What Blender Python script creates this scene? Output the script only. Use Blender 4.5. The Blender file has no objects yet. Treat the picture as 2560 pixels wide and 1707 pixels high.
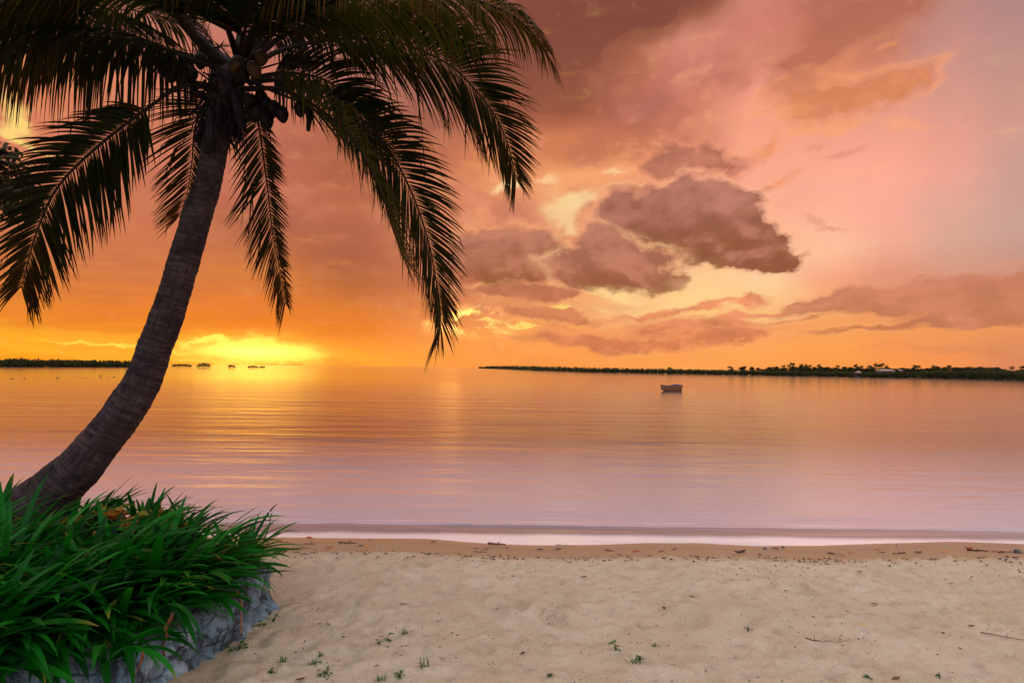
import bpy, bmesh, math, random
import numpy as np
from mathutils import Vector, Matrix, noise as mnoise
R = math.radians
# ------------------------------------------------------------------ camera, world, sun, exposure
scene = bpy.context.scene
C = scene.collection
CAM_H = 1.9
cam_d = bpy.data.cameras.new('camera')
cam = bpy.data.objects.new('camera', cam_d); C.objects.link(cam)
cam_d.sensor_width = 36; cam_d.lens = 20.0
cam_d.clip_start = 0.05; cam_d.clip_end = 60000
PITCH, ROLL = R(2.67), R(0.66)
cam_rot = Matrix.Rotation(R(90) + PITCH, 3, 'X') @ Matrix.Rotation(ROLL, 3, 'Z')
cam.matrix_world = Matrix.Translation((0, 0, CAM_H)) @ cam_rot.to_4x4()
scene.camera = cam
scene.view_settings.view_transform = 'Standard'
scene.view_settings.look = 'None'
scene.view_settings.exposure = 0.0
scene.view_settings.gamma = 1.0
scene.cycles.max_bounces = 6
scene.cycles.transparent_max_bounces = 8
scene.cycles.sample_clamp_indirect = 4.0

F = 1422.2
ZS = 2560 / 2352.0
def ray(px, py):                      # photo pixel (2560 wide) -> world direction
    return (cam_rot @ Vector(((px - 1280) / F, -(py - 853.5) / F, -1))).normalized()
def at(px, py, Y):                    # world point on that sight line at distance Y out to sea
    d = ray(px, py)
    return Vector((0, 0, CAM_H)) + d * (Y / d.y)
def zat(x, y, Y): return at(x * ZS, y * ZS, Y)
def azel(x, y):
    d = ray(x * ZS, y * ZS)
    return math.atan2(d.x, d.y), math.asin(d.z)

def lin(c):
    o = []
    for v in c[:3]:
        v = v / 255.0
        o.append(v / 12.92 if v <= .04045 else ((v + .055) / 1.055) ** 2.4)
    return tuple(o)

class E:                              # tiny expression wrapper over shader nodes
    nt = None
    def __init__(s, sock): s.s = sock
    @staticmethod
    def m(op, *a, clamp=False):
        n = E.nt.nodes.new('ShaderNodeMath'); n.operation = op; n.use_clamp = clamp
        for i, v in enumerate(a):
            if isinstance(v, E): E.nt.links.new(v.s, n.inputs[i])
            else: n.inputs[i].default_value = v
        return E(n.outputs[0])
    def __add__(s, o): return E.m('ADD', s, o)
    __radd__ = __add__
    def __sub__(s, o): return E.m('SUBTRACT', s, o)
    def __rsub__(s, o): return E.m('SUBTRACT', o, s)
    def __mul__(s, o): return E.m('MULTIPLY', s, o)
    __rmul__ = __mul__
    def __truediv__(s, o): return E.m('DIVIDE', s, o)
def smooth(x, a, b):
    n = E.nt.nodes.new('ShaderNodeMapRange'); n.interpolation_type = 'SMOOTHSTEP'
    E.nt.links.new(x.s, n.inputs[0])
    n.inputs[1].default_value = a; n.inputs[2].default_value = b
    n.inputs[3].default_value = 0; n.inputs[4].default_value = 1
    return E(n.outputs[0])
def vec(x, y, z):
    n = E.nt.nodes.new('ShaderNodeCombineXYZ')
    for i, v in enumerate((x, y, z)):
        if isinstance(v, E): E.nt.links.new(v.s, n.inputs[i])
        else: n.inputs[i].default_value = v
    return E(n.outputs[0])
def nz(v, scale=1, detail=4, rough=.5, lac=2., dist=0., color=False):
    n = E.nt.nodes.new('ShaderNodeTexNoise')
    if v is not None: E.nt.links.new(v.s, n.inputs['Vector'])
    n.inputs['Scale'].default_value = scale; n.inputs['Detail'].default_value = detail
    n.inputs['Roughness'].default_value = rough; n.inputs['Lacunarity'].default_value = lac
    n.inputs['Distortion'].default_value = dist
    return E(n.outputs['Color' if color else 'Fac'])
def sep(v):
    n = E.nt.nodes.new('ShaderNodeSeparateXYZ'); E.nt.links.new(v.s, n.inputs[0])
    return E(n.outputs[0]), E(n.outputs[1]), E(n.outputs[2])
def mix(f, a, b, mode='MIX'):
    n = E.nt.nodes.new('ShaderNodeMix'); n.data_type = 'RGBA'; n.blend_type = mode
    n.clamp_factor = True
    for i, v in ((0, f), (6, a), (7, b)):
        if isinstance(v, E): E.nt.links.new(v.s, n.inputs[i])
        elif i == 0: n.inputs[0].default_value = v
        else: n.inputs[i].default_value = (*v, 1) if len(v) == 3 else v
    return E(n.outputs[2])
def ramp(x, stops, interp='LINEAR'):
    n = E.nt.nodes.new('ShaderNodeValToRGB'); cr = n.color_ramp; cr.interpolation = interp
    E.nt.links.new(x.s, n.inputs[0])
    while len(cr.elements) > 1: cr.elements.remove(cr.elements[-1])
    cr.elements[0].position = stops[0][0]; cr.elements[0].color = (*stops[0][1], 1)
    for p, c in stops[1:]:
        e = cr.elements.new(p); e.color = (*c, 1)
    return E(n.outputs[0])

SUN_AZ, SUN_EL = azel(575, 812)
world = bpy.data.worlds.new('World'); scene.world = world; world.use_nodes = True
def build_world():
    nt = world.node_tree; nt.nodes.clear(); E.nt = nt
    geo = nt.nodes.new('ShaderNodeTexCoord')
    D = E(geo.outputs['Generated'])
    dx, dy, dz = sep(D)
    u = E.m('ARCTAN2', dx, dy)
    v = E.m('ARCSINE', dz)
    # fractal warp so that no cloud keeps a clean outline
    pv = vec(u * 1.0, v * 1.7, dy * .3)
    w1 = nz(pv, 5.0, 3, .55, color=True)
    wr, wg, wb = sep(w1)
    w2 = nz(pv, 19.0, 4, .6, color=True)
    xr, xg, xb = sep(w2)
    uw = u + (wr - .5) * .12 + (xr - .5) * .06
    vw = v + (wg - .5) * .07 + (xg - .5) * .04
    PW, PR = vec(uw, vw, 1.0), vec(u, v, 1.0)
    def blob(x, y, rx, ry, rot=0, amp=1.0, raw=False, acc=None):
        uc, vc = azel(x, y)
        kx, ky = 5 / (azel(x + 5, y)[0] - uc), 5 / (azel(x, y - 5)[1] - vc)
        src = PR if raw else PW
        sx, sy = kx / rx, ky / ry
        if rot == 0:
            n = nt.nodes.new('ShaderNodeVectorMath'); n.operation = 'MULTIPLY_ADD'
            n.inputs[1].default_value = (sx, sy, 0); n.inputs[2].default_value = (-uc * sx, -vc * sy, 0)
            nt.links.new(src.s, n.inputs[0])
            d = nt.nodes.new('ShaderNodeVectorMath'); d.operation = 'DOT_PRODUCT'
            nt.links.new(n.outputs[0], d.inputs[0]); nt.links.new(n.outputs[0], d.inputs[1]); d = E(d.outputs['Value'])
        else:
            c_, s_ = math.cos(R(rot)), math.sin(R(rot)); pq = []
            for ax, ay in ((c_ * kx / rx, s_ * ky / rx), (-s_ * kx / ry, c_ * ky / ry)):
                n = nt.nodes.new('ShaderNodeVectorMath'); n.operation = 'DOT_PRODUCT'
                n.inputs[1].default_value = (ax, ay, -(ax * uc + ay * vc)); nt.links.new(src.s, n.inputs[0]); pq.append(E(n.outputs['Value']))
            d = E.m('MULTIPLY_ADD', pq[0], pq[0], pq[1] * pq[1])
        e = E.m('POWER', .36788, d)
        if amp != 1.0: e = e * amp
        return e if acc is None else acc + e
    def field(bl, raw=False):
        t = None
        for b in bl: t = blob(*b, raw=raw, acc=t) if len(b) == 6 else blob(*b, 1.0, raw=raw, acc=t)
        return t
    # air and far cloud veil: colour by elevation at fourteen azimuths
    def vr(stops):
        st = []
        for y, c in stops:
            e = max(0., azel(1176, y)[1]) / (math.pi / 2)
            st.append((min(1., math.sqrt(e)), lin(c)))
        st.sort(key=lambda k: k[0])
        return st
    vsl = E.m('SQRT', E.m('MAXIMUM', (v + (wg - .5) * .035 + (xg - .5) * .012) * (2 / math.pi), 0.0))
    vs = E.m('SQRT', E.m('MAXIMUM', v * (2 / math.pi), 0.0))
    us = u + (wr - .5) * .08 + (xr - .5) * .02
    Y16 = [0, 60, 120, 180, 240, 300, 360, 420, 480, 540, 600, 660, 720, 760, 800, 840]
    ST = [
     (0, Y16, '190,125,120 185,120,115 190,120,105 200,120,95 225,140,85 235,150,85 225,130,85 222,128,92 220,126,92 214,124,90 205,118,80 208,118,66 226,126,48 232,132,40 252,170,40 248,152,28'),
     (300, Y16, '185,122,118 185,120,115 190,120,105 200,122,100 212,128,98 218,130,98 214,126,94 205,118,90 200,114,86 204,116,82 206,116,76 208,118,70 224,122,48 232,126,36 252,172,44 250,158,36'),
     (600, Y16, '175,112,110 178,112,105 180,112,100 190,115,98 200,118,95 196,112,86 182,102,78 190,106,82 196,110,84 176,98,74 190,106,66 214,122,56 224,118,44 232,120,28 252,180,60 252,170,50'),
     (800, Y16, '180,118,112 180,116,108 180,115,105 186,116,100 190,118,95 180,104,76 168,94,62 178,98,66 184,102,72 178,98,72 170,92,62 182,98,52 214,116,46 232,124,40 250,150,52 250,150,52'),
     (1000, Y16, '170,105,95 168,102,92 165,100,90 162,98,85 160,95,80 165,95,72 190,110,76 210,126,88 215,130,90 214,130,92 205,118,80 200,112,74 225,130,70 240,140,70 250,152,68 250,152,66'),
     (1150, Y16, '165,96,84 155,88,76 160,92,80 150,84,68 146,80,58 200,116,78 228,136,86 235,150,100 215,132,96 215,130,96 210,126,90 220,132,90 235,148,88 248,160,84 252,156,78 252,152,70'),
     (1300, Y16, '138,76,66 140,76,62 145,80,64 156,88,64 158,86,54 208,122,82 212,128,84 236,154,100 242,162,112 238,156,108 230,146,100 232,150,98 240,154,92 248,155,90 252,158,82 250,152,70'),
     (1450, Y16, '122,66,52 136,74,56 176,106,74 190,112,86 184,108,90 190,110,82 206,124,86 235,150,110 242,164,120 244,166,118 244,164,112 246,170,112 248,170,112 245,155,96 250,158,84 252,160,78'),
     (1600, Y16, '124,68,52 165,98,70 212,136,116 205,126,108 200,118,98 222,140,108 225,140,108 245,160,130 248,168,135 252,178,135 253,192,140 253,202,145 252,190,120 240,150,98 250,160,86 253,162,80'),
     (1750, Y16, '190,120,100 210,136,116 212,128,112 214,136,108 238,152,130 252,164,136 252,165,138 252,170,142 252,175,146 254,182,148 254,192,150 253,205,155 250,180,115 244,150,95 253,165,88 252,158,78'),
     (1900, Y16, '184,110,94 178,106,80 184,112,90 200,120,96 226,140,98 252,158,120 242,158,136 250,168,142 253,175,148 254,180,150 254,192,155 245,165,125 244,160,100 246,160,92 252,160,82 250,152,72'),
     (2050, Y16, '158,98,78 168,104,84 200,126,98 196,124,100 200,124,98 232,150,124 232,158,136 246,166,140 252,172,148 250,172,150 240,170,145 225,150,120 228,140,95 244,154,88 246,152,84 250,148,74'),
     (2200, Y16, '160,118,118 172,126,128 184,134,124 190,136,128 200,142,132 210,148,134 222,156,138 234,160,140 238,164,146 228,168,148 215,165,145 215,150,125 215,138,100 240,152,88 240,150,90 246,145,80'),
     (2352, Y16, '145,118,130 150,122,132 162,128,132 172,132,130 184,138,132 194,145,134 204,150,134 212,154,140 206,156,142 204,158,146 204,160,146 200,145,125 205,135,100 240,150,90 220,138,92 222,134,92'),
    ]
    top = [(-500, (170, 140, 150)), (-2200, (190, 175, 190))]
    col = None
    for i, (x, ys, cs) in enumerate(ST):
        cc = [tuple(int(k) for k in c.split(',')) for c in cs.split()]
        rr = ramp(vsl, vr(list(zip(ys, cc)) + top))
        if col is None: col = rr
        else: col = mix(smooth(us, azel(ST[i - 1][0], 600)[0], azel(x, 600)[0]), col, rr)
    def glow(col, bl, c, amt=1.0, raw=False):
        f = E.m('MINIMUM', field(bl, raw) * amt, 1.0)
        return mix(f, col, lin(c))
    iso = vec(u, v * 1.25, dy * .15)
    grain = nz(iso, 9, 6, .60)
    soft = nz(vec(u * 1.0, v * 1.5, dx * .1), 7, 3, .5)
    puff = nz(iso, 22, 5, .62)
    streak = nz(vec(u * 1.0, (v - u * .03) * 9, 0), 5, 6, .6)
    lit = (nz(vec(u - .010, (v - .016) * 1.25, dy * .15), 12, 4, .52) - nz(iso, 12, 4, .52))
    def deck(col, bl, lo, hi, n1, n2, c_top, c_bot, ymid, yspan, opac=1.0, rim=None, rimw=1.0, nn=None, relief=1.0, rimk=1.0):
        f0 = field(bl)
        f = f0 + ((nn or grain) - .5) * n1 + (puff - .5) * n2
        mk = smooth(f, lo - .06, hi + .12)
        vt = azel(1500, ymid - yspan)[1]; vb = azel(1500, ymid + yspan)[1]
        h = smooth(v + (soft - .5) * .06, vb, vt)
        body = mix(h, lin(c_bot), lin(c_top))
        body = mix(smooth(lit, -.02, .12) * (.55 * relief), body, tuple(k * 1.28 for k in lin(c_top)))
        body = mix(smooth(lit, .0, -.12) * (.40 * relief), body, tuple(k * .72 for k in lin(c_bot)))
        body = mix(smooth(soft, .35, .62) * .25, body, tuple(k * .72 for k in lin(c_bot)))
        if rim:
            col = mix(smooth(f, lo - .34 * rimw, lo + .04) * (1.0 - mk) * smooth(grain, .36, .60) * smooth(f0, .10, .40) * (.55 * rimk), col, lin(rim))
        edge = mk * (1.0 - smooth(f, hi, hi + .18))
        body = mix(edge * .45, body, col)
        return mix(mk * opac, col, body)
    # broad mottling of the veil (stronger in the middle of the sky)
    broad = field([(1500, 200, 520, 300, 0, 1.), (700, 450, 500, 300, 0, .8)], True)
    m1 = smooth(grain, .38, .66)
    col = mix(E.m('MINIMUM', broad, 1.) * (1.0 - m1) * .30, col, mix(.5, col, lin((150, 84, 66))))
    col = mix(E.m('MINIMUM', broad, 1.) * smooth(lit, -.02, .14) * .16, col, lin((244, 162, 122)))
    mid = E.m('MINIMUM', field([(1380, 430, 330, 150, 12, 1.), (1250, 640, 280, 150, 0, .9), (1600, 240, 240, 130, 20, .7)], True), 1.)
    wn = nz(vec(u * 1.0, v * 1.6, dx * .2), 13, 5, .6, dist=.35)
    col = mix(mid * smooth(wn, .52, .68) * .45, col, lin((250, 176, 126)))
    col = mix(mid * smooth(wn, .48, .34) * .55, col, lin((184, 106, 84)))
    # stratiform streaks on the left
    lft = field([(350, 640, 520, 150, 0, 1.)], True)
    col = mix(E.m('MINIMUM', lft, 1.) * smooth(streak, .42, .62) * .45, col, lin((190, 100, 60)))
    col = mix(E.m('MINIMUM', lft, 1.) * smooth(streak, .56, .70) * .35, col, lin((232, 138, 84)))
    # high masses
    col = deck(col, [(1250, 140, 230, 150, -10, 1.25), (1450, 20, 320, 72, 10, 1.3), (1180, 240, 190, 60, 0, .8), (950, 60, 300, 120, 0, .6)], .40, 1.05, .8, .25, (130, 72, 58), (156, 88, 62), 170, 130, .92, relief=.2)
    col = deck(col, [(1510, 215, 70, 38, 25, .8), (1440, 265, 100, 34, 15, .7), (1560, 130, 60, 30, 40, .35), (1490, 300, 110, 26, 10, .5)], .42, .80, 1.0, .7, (182, 108, 96), (186, 112, 92), 220, 80, .8)
    col = deck(col, [(1960, 60, 210, 62, 28, 1.05), (1860, 150, 90, 62, 40, .8), (2110, 20, 160, 50, 10, .7)], .42, .9, 1.0, .5, (162, 98, 78), (188, 112, 88), 80, 80, .85, relief=.5)
    col = deck(col, [(2040, 222, 130, 36, 14, 1.1), (1920, 250, 150, 38, 6, 1.0), (2120, 192, 60, 18, 18, .8), (1830, 225, 90, 50, 0, .9)], .36, .85, .9, .8, (186, 112, 92), (224, 138, 92), 235, 40, .9, rim=(252, 164, 108))
    col = deck(col, [(1800, 275, 100, 22, 0, .9), (1910, 300, 150, 16, -2, 1.), (2090, 290, 70, 12, 0, .7)], .30, .95, .9, .8, (252, 160, 100), (255, 168, 116), 285, 30, .8, relief=.4)
    col = deck(col, [(2060, 100, 50, 16, 20, .8), (2130, 118, 34, 9, -30, .6), (2210, 104, 70, 9, 10, .6), (2070, 170, 28, 8, 5, .6)], .38, .8, 1.2, 1.0, (228, 148, 104), (236, 148, 100), 110, 30, .8)
    # small shreds
    col = deck(col, [(1770, 330, 70, 20, 35, .8), (1800, 425, 62, 18, 20, .95), (1790, 350, 60, 16, 10, .5), (1880, 345, 30, 10, 20, .5)], .40, .72, 1.0, .8, (240, 150, 104), (226, 138, 96), 380, 60, .85)
    col = deck(col, [(1940, 356, 60, 11, 5, .75), (2230, 266, 34, 9, 12, .75), (1868, 520, 46, 13, -20, .8), (1915, 536, 40, 8, 8, .7), (1895, 566, 30, 7, -20, .5), (1995, 572, 26, 6, 0, .5)], .42, .85, 1.3, 1.1, (208, 134, 112), (214, 138, 112), 430, 100, .75)
    # middle brightening and openings
    col = glow(col, [(1330, 430, 120, 34, 0, .6), (1420, 400, 90, 22, 10, .5)], (252, 168, 112))
    op = field([(1168, 432, 42, 14, 0, 1.0), (1300, 492, 44, 30, -25, 1.1), (1325, 468, 38, 20, 10, .8), (1270, 430, 26, 12, 0, .6), (1400, 405, 34, 9, 15, .7), (1268, 560, 16, 12, 50, .8), (1300, 530, 28, 8, 35, .6), (1400, 440, 20, 8, 0, .4)]) + (puff - .5) * 1.1
    col = mix(smooth(op, .10, 1.0) * .9, col, lin((255, 218, 156)))
    col = deck(col, [(1170, 495, 130, 46, 0, .75), (1080, 450, 70, 40, 0, .6), (1390, 470, 50, 20, 0, .5)], .38, .75, .9, .7, (222, 134, 100), (206, 122, 92), 490, 50, .7)
    col = deck(col, [(1330, 540, 300, 90, 0, 1.), (1560, 430, 190, 70, 0, .8)], .30, 1.0, 1.1, .9, (214, 138, 108), (206, 124, 88), 520, 120, .45)
    # cumulus
    col = deck(col, [(1560, 375, 95, 30, 8, 1.), (1540, 340, 52, 22, -20, .8), (1690, 380, 50, 16, -8, .75), (1640, 350, 24, 20, -50, .5), (1500, 385, 60, 20, 0, .6)],
               .36, .72, .9, 1.1, (190, 120, 98), (172, 102, 78), 365, 40, .92, rim=(250, 160, 120))
    col = deck(col, [(1590, 448, 74, 46, 0, 1.2), (1500, 490, 120, 58, 0, 1.15), (1420, 480, 50, 34, 0, .7), (1650, 520, 110, 66, -22, 1.2), (1580, 560, 150, 38, -10, 1.0), (1740, 572, 80, 34, -18, .95), (1800, 590, 46, 26, -10, .55), (1650, 462, 80, 40, 0, .8), (1710, 520, 90, 46, 0, .7), (1620, 588, 130, 26, 0, .7), (1690, 596, 100, 22, 0, .6)],
               .46, .70, .85, 1.15, (182, 118, 100), (148, 84, 56), 520, 75, .98, rim=(253, 182, 136))
    col = deck(col, [(1150, 570, 100, 62, 0, 1.2), (1085, 610, 100, 50, 0, 1.0), (1230, 605, 90, 50, 0, 1.1), (1245, 555, 34, 34, 0, .8)],
               .46, .72, .8, 1.1, (190, 122, 98), (162, 92, 60), 595, 55, .97, rim=(252, 176, 118))
    col = deck(col, [(1372, 548, 50, 38, 0, 1.1), (1340, 600, 84, 50, 0, 1.1), (1440, 618, 110, 48, 0, 1.1), (1400, 580, 60, 36, 0, .5), (1535, 645, 40, 22, 0, 1.0), (1430, 650, 110, 18, 0, .8)],
               .46, .70, .8, 1.1, (190, 122, 100), (158, 90, 62), 615, 50, .98, rim=(255, 200, 140))
    # low decks
    col = glow(col, [(1560, 690, 170, 22, 4, .8), (1440, 668, 60, 10, -4, .9), (1720, 725, 120, 18, 0, .7), (1600, 655, 50, 30, 0, .5)], (255, 210, 142))
    col = deck(col, [(1220, 668, 120, 18, -2, 1.1), (1130, 672, 80, 14, 0, .8), (1320, 675, 50, 14, 0, .9)], .42, .72, .8, .7, (198, 120, 88), (188, 108, 76), 672, 18, .92, rim=(255, 200, 124), rimk=.35)
    col = deck(col, [(1210, 715, 120, 17, -2, 1.1), (1330, 728, 60, 16, -10, .8), (1110, 705, 60, 8, 0, .6)], .42, .72, .8, .7, (212, 128, 88), (206, 120, 82), 715, 18, .9, rim=(255, 200, 112), rimk=.35)
    op = field([(1085, 712, 34, 9, 0, .9), (1110, 736, 50, 8, 0, 1.), (1180, 748, 60, 6, 0, .9), (1270, 700, 40, 6, 0, .8), (1140, 765, 60, 4, 0, .6), (1400, 700, 80, 4, 4, .6), (1080, 790, 40, 4, 0, .5)]) + (puff - .5) * 1.1
    col = mix(smooth(op, .35, .85) * .85, col, lin((255, 216, 110)))
    col = deck(col, [(1480, 712, 150, 11, 3, .9), (1560, 745, 170, 18, 0, 1.1), (1700, 768, 80, 18, 0, 1.0), (1440, 785, 260, 18, 0, 1.1), (1250, 770, 150, 16, 0, .6), (1640, 700, 70, 10, 8, .8)],
               .42, .70, .8, .9, (230, 138, 96), (214, 124, 84), 760, 26, .9, rim=(255, 190, 116), rimk=.35, nn=streak)
    col = deck(col, [(2352, 640, 330, 26, 5, 1.1), (2080, 665, 260, 26, 8, 1.05), (1860, 690, 130, 20, 12, .9), (2300, 690, 330, 40, 2, 1.), (2050, 700, 220, 16, 4, .8), (2280, 735, 330, 18, 4, 1.05), (2700, 680, 400, 70, 0, 1.2)],
               .42, .72, .75, .45, (208, 130, 104), (196, 122, 88), 690, 50, .92, rim=(246, 166, 124), rimk=.35, nn=streak, relief=.6)
    col = deck(col, [(2000, 758, 220, 12, 4, 1.0), (1850, 735, 100, 9, 6, .9), (1660, 740, 80, 16, 0, .9), (1770, 712, 130, 9, 5, 1.), (1720, 688, 70, 13, 10, 1.)], .40, .68, .9, .8, (228, 138, 98), (208, 124, 84), 740, 25, .9, rim=(255, 196, 120), rimk=.35, nn=streak)
    col = deck(col, [(2300, 812, 260, 16, 3, .9), (2010, 808, 170, 7, 0, .6), (2250, 792, 120, 6, 0, .5)], .36, .85, .9, .5, (220, 138, 92), (226, 140, 90), 810, 20, .75, nn=streak)
    col = deck(col, [(2352, 775, 30, 3, 0, .5), (240, 745, 500, 14, 0, .8), (700, 752, 260, 14, 0, .8)], .36, .95, .9, .4, (222, 118, 44), (232, 124, 34), 750, 20, .8, nn=streak, relief=.3)
    # openings near the sun
    op = field([(600, 795, 110, 17, 0, 1.3), (690, 815, 60, 14, 0, .9), (500, 790, 80, 6, -3, 1.0), (560, 822, 160, 12, 0, .9), (250, 790, 130, 5, 0, .8), (420, 803, 40, 5, 0, .5)]) + (streak - .5) * .9 + (puff - .5) * .5
    col = mix(smooth(op, .05, 1.15) * .92, col, tuple(k * 1.35 for k in lin((255, 214, 84))))
    col = glow(col, [(600, 812, 90, 14, 0, .5)], (255, 236, 120), raw=True)
    col = mix(field([(590, 808, 100, 12, 0, .8)], True), col, (4.2, 2.1, .28))
    col = mix(field([(1080, 738, 70, 20, 0, .9)], True) * smooth(puff, .42, .62), col, (7.0, 3.4, .8))
    col = glow(col, [(60, 812, 380, 13, 0, .55), (820, 818, 160, 14, 0, .4)], (255, 184, 50))
    op = field([(30, 290, 42, 34, -20, 1.1), (8, 240, 50, 60, 0, .7), (60, 330, 60, 9, -10, .6), (100, 350, 50, 8, -10, .5)]) + (puff - .5) * .8
    col = mix(smooth(op, .05, 1.25) * .95, col, lin((255, 214, 120)))
    # rest of the dome: lilac overhead, cool blue dusk behind the camera
    over = ramp(vs, [(0., lin((226, 168, 150))), (.3, lin((216, 178, 170))), (.6, lin((212, 196, 196))), (1., lin((216, 204, 204)))])
    side = E.m('ABSOLUTE', u)
    cool = mix(nz(vec(dx, dy, dz * 2), 2.2, 5, .55), lin((176, 196, 226)), lin((214, 214, 226)))
    over = mix(smooth(side, 1.2, 2.4) * .8, over, cool)
    outm = E.m('MAXIMUM', smooth(side, 1.0, 1.5), smooth(v, .62, .95))
    col = mix(outm, col, over)
    below = smooth(v, -.02, -.0)
    col = mix(below, (.25, .17, .12), col)
    sky = nt.nodes.new('ShaderNodeTexSky'); sky.sky_type = 'NISHITA'; sky.sun_disc = False
    sky.sun_elevation = max(SUN_EL, R(1.2)); sky.sun_rotation = SUN_AZ
    # strengths
    k = nt.nodes.new('ShaderNodeMapRange')                      # overhead and behind brighter than the framed sky
    nt.links.new(outm.s, k.inputs[0]); k.inputs[3].default_value = 1.0; k.inputs[4].default_value = SKY_TOP
    bg1 = nt.nodes.new('ShaderNodeBackground'); nt.links.new(col.s, bg1.inputs[0]); nt.links.new(k.outputs[0], bg1.inputs[1])
    bg2 = nt.nodes.new('ShaderNodeBackground'); nt.links.new(sky.outputs[0], bg2.inputs[0]); bg2.inputs[1].default_value = .006
    ad = nt.nodes.new('ShaderNodeAddShader'); out = nt.nodes.new('ShaderNodeOutputWorld')
    nt.links.new(bg1.outputs[0], ad.inputs[0]); nt.links.new(bg2.outputs[0], ad.inputs[1]); nt.links.new(ad.outputs[0], out.inputs[0])
SKY_TOP = 1.8
build_world()
world.cycles.sampling_method = 'NONE'
sun_d = bpy.data.lights.new('sun', 'SUN'); sun = bpy.data.objects.new('sun', sun_d); C.objects.link(sun)
sun_d.energy = 0.004; sun_d.angle = R(9); sun_d.color = (1., .45, .07)
sd = Vector((math.sin(SUN_AZ) * math.cos(R(3)), math.cos(SUN_AZ) * math.cos(R(3)), math.sin(R(3))))
sun.rotation_euler = sd.to_track_quat('Z', 'Y').to_euler()

# ------------------------------------------------------------------ helpers
def tag(o, label=None, cat=None, group=None, kind=None):
    if label: o['label'] = label
    if cat: o['category'] = cat
    if group: o['group'] = group
    if kind: o['kind'] = kind
    return o
def empty(name, loc, label=None, cat=None, group=None):
    o = bpy.data.objects.new(name, None); C.objects.link(o); o.location = loc
    o.empty_display_size = .1
    return tag(o, label, cat, group)
class MB:
    def __init__(s): s.v = []; s.f = []; s.c = []
    def add(s, vs, fs, col=None):
        b = len(s.v); s.v.extend([tuple(p) for p in vs]); s.f.extend([tuple(i + b for i in f) for f in fs])
        s.c.extend([col if col is not None else (0., 0., 0.)] * len(vs))
    def build(s, name, mat, parent=None, origin=None, smooth_=True):
        me = bpy.data.meshes.new(name)
        v = s.v
        if origin is not None: v = [(a - origin[0], b - origin[1], c - origin[2]) for a, b, c in v]
        me.from_pydata(v, [], s.f); me.materials.append(mat)
        if smooth_: me.shade_smooth()
        at_ = me.color_attributes.new('tint', 'FLOAT_COLOR', 'POINT')
        at_.data.foreach_set('color', np.array([(*c, 1.) for c in s.c], dtype=np.float32).ravel())
        me.update()
        o = bpy.data.objects.new(name, me); C.objects.link(o)
        if parent: o.parent = parent
        elif origin is not None: o.location = origin
        return o
    def tube(s, pts, rads, n=8, cap=True, col=None, flat=1.0):
        pts = [Vector(p) for p in pts]; vs = []; fs = []; prev = None
        for i, p in enumerate(pts):
            t = (pts[min(i + 1, len(pts) - 1)] - pts[max(i - 1, 0)]).normalized()
            if prev is None:
                a = t.orthogonal().normalized()
            else: a = (prev - t * prev.dot(t)).normalized()
            prev = a; b = t.cross(a)
            for k in range(n):
                an = 2 * math.pi * k / n
                vs.append(p + (a * math.cos(an) + b * math.sin(an) * flat) * rads[i])
        for i in range(len(pts) - 1):
            for k in range(n):
                fs.append((i * n + k, i * n + (k + 1) % n, (i + 1) * n + (k + 1) % n, (i + 1) * n + k))
        if cap:
            fs.append(tuple(reversed(range(n)))); fs.append(tuple((len(pts) - 1) * n + k for k in range(n)))
        s.add(vs, fs, col)
def spline(pts, n):
    P = [Vector(p) for p in pts]; P = [P[0] * 2 - P[1]] + P + [P[-1] * 2 - P[-2]]
    out = []; m = len(P) - 3
    for i in range(n):
        t = i / (n - 1) * m; k = min(int(t), m - 1); f = t - k
        a, b, c, d = P[k:k + 4]
        out.append(.5 * ((2 * b) + (c - a) * f + (2 * a - 5 * b + 4 * c - d) * f * f + (3 * b - a - 3 * c + d) * f ** 3))
    return out
def arclen(pts):                      # resample evenly
    L = [0.]
    for a, b in zip(pts, pts[1:]): L.append(L[-1] + (b - a).length)
    return L
def sample(pts, L, t):
    s = t * L[-1]
    lo, hi = 0, len(L) - 1
    while hi - lo > 1:
        m = (lo + hi) // 2
        if L[m] <= s: lo = m
        else: hi = m
    f = (s - L[lo]) / max(1e-9, L[lo + 1] - L[lo])
    return pts[lo].lerp(pts[lo + 1], f), (pts[lo + 1] - pts[lo]).normalized()

def mat(name, fn):
    m = bpy.data.materials.new(name); m.use_nodes = True
    nt = m.node_tree; nt.nodes.clear(); E.nt = nt
    out = nt.nodes.new('ShaderNodeOutputMaterial')
    fn(nt, out); return m
def principled(nt, color, rough=.6, spec=.3, normal=None, **kw):
    p = nt.nodes.new('ShaderNodeBsdfPrincipled')
    if isinstance(color, E): nt.links.new(color.s, p.inputs['Base Color'])
    else: p.inputs['Base Color'].default_value = (*color, 1)
    if isinstance(rough, E): nt.links.new(rough.s, p.inputs['Roughness'])
    else: p.inputs['Roughness'].default_value = rough
    p.inputs['Specular IOR Level'].default_value = spec
    if normal is not None: nt.links.new(normal.s, p.inputs['Normal'])
    for k, v in kw.items(): p.inputs[k].default_value = v
    return p
def bump(h, strength=.5, dist=.01):
    n = E.nt.nodes.new('ShaderNodeBump'); n.inputs['Strength'].default_value = strength; n.inputs['Distance'].default_value = dist
    E.nt.links.new(h.s, n.inputs['Height']); return E(n.outputs[0])
def pos(): return E(E.nt.nodes.new('ShaderNodeNewGeometry').outputs['Position'])
def objc(): return E(E.nt.nodes.new('ShaderNodeTexCoord').outputs['Object'])
def tint():
    n = E.nt.nodes.new('ShaderNodeAttribute'); n.attribute_name = 'tint'; return E(n.outputs['Color'])
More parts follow.
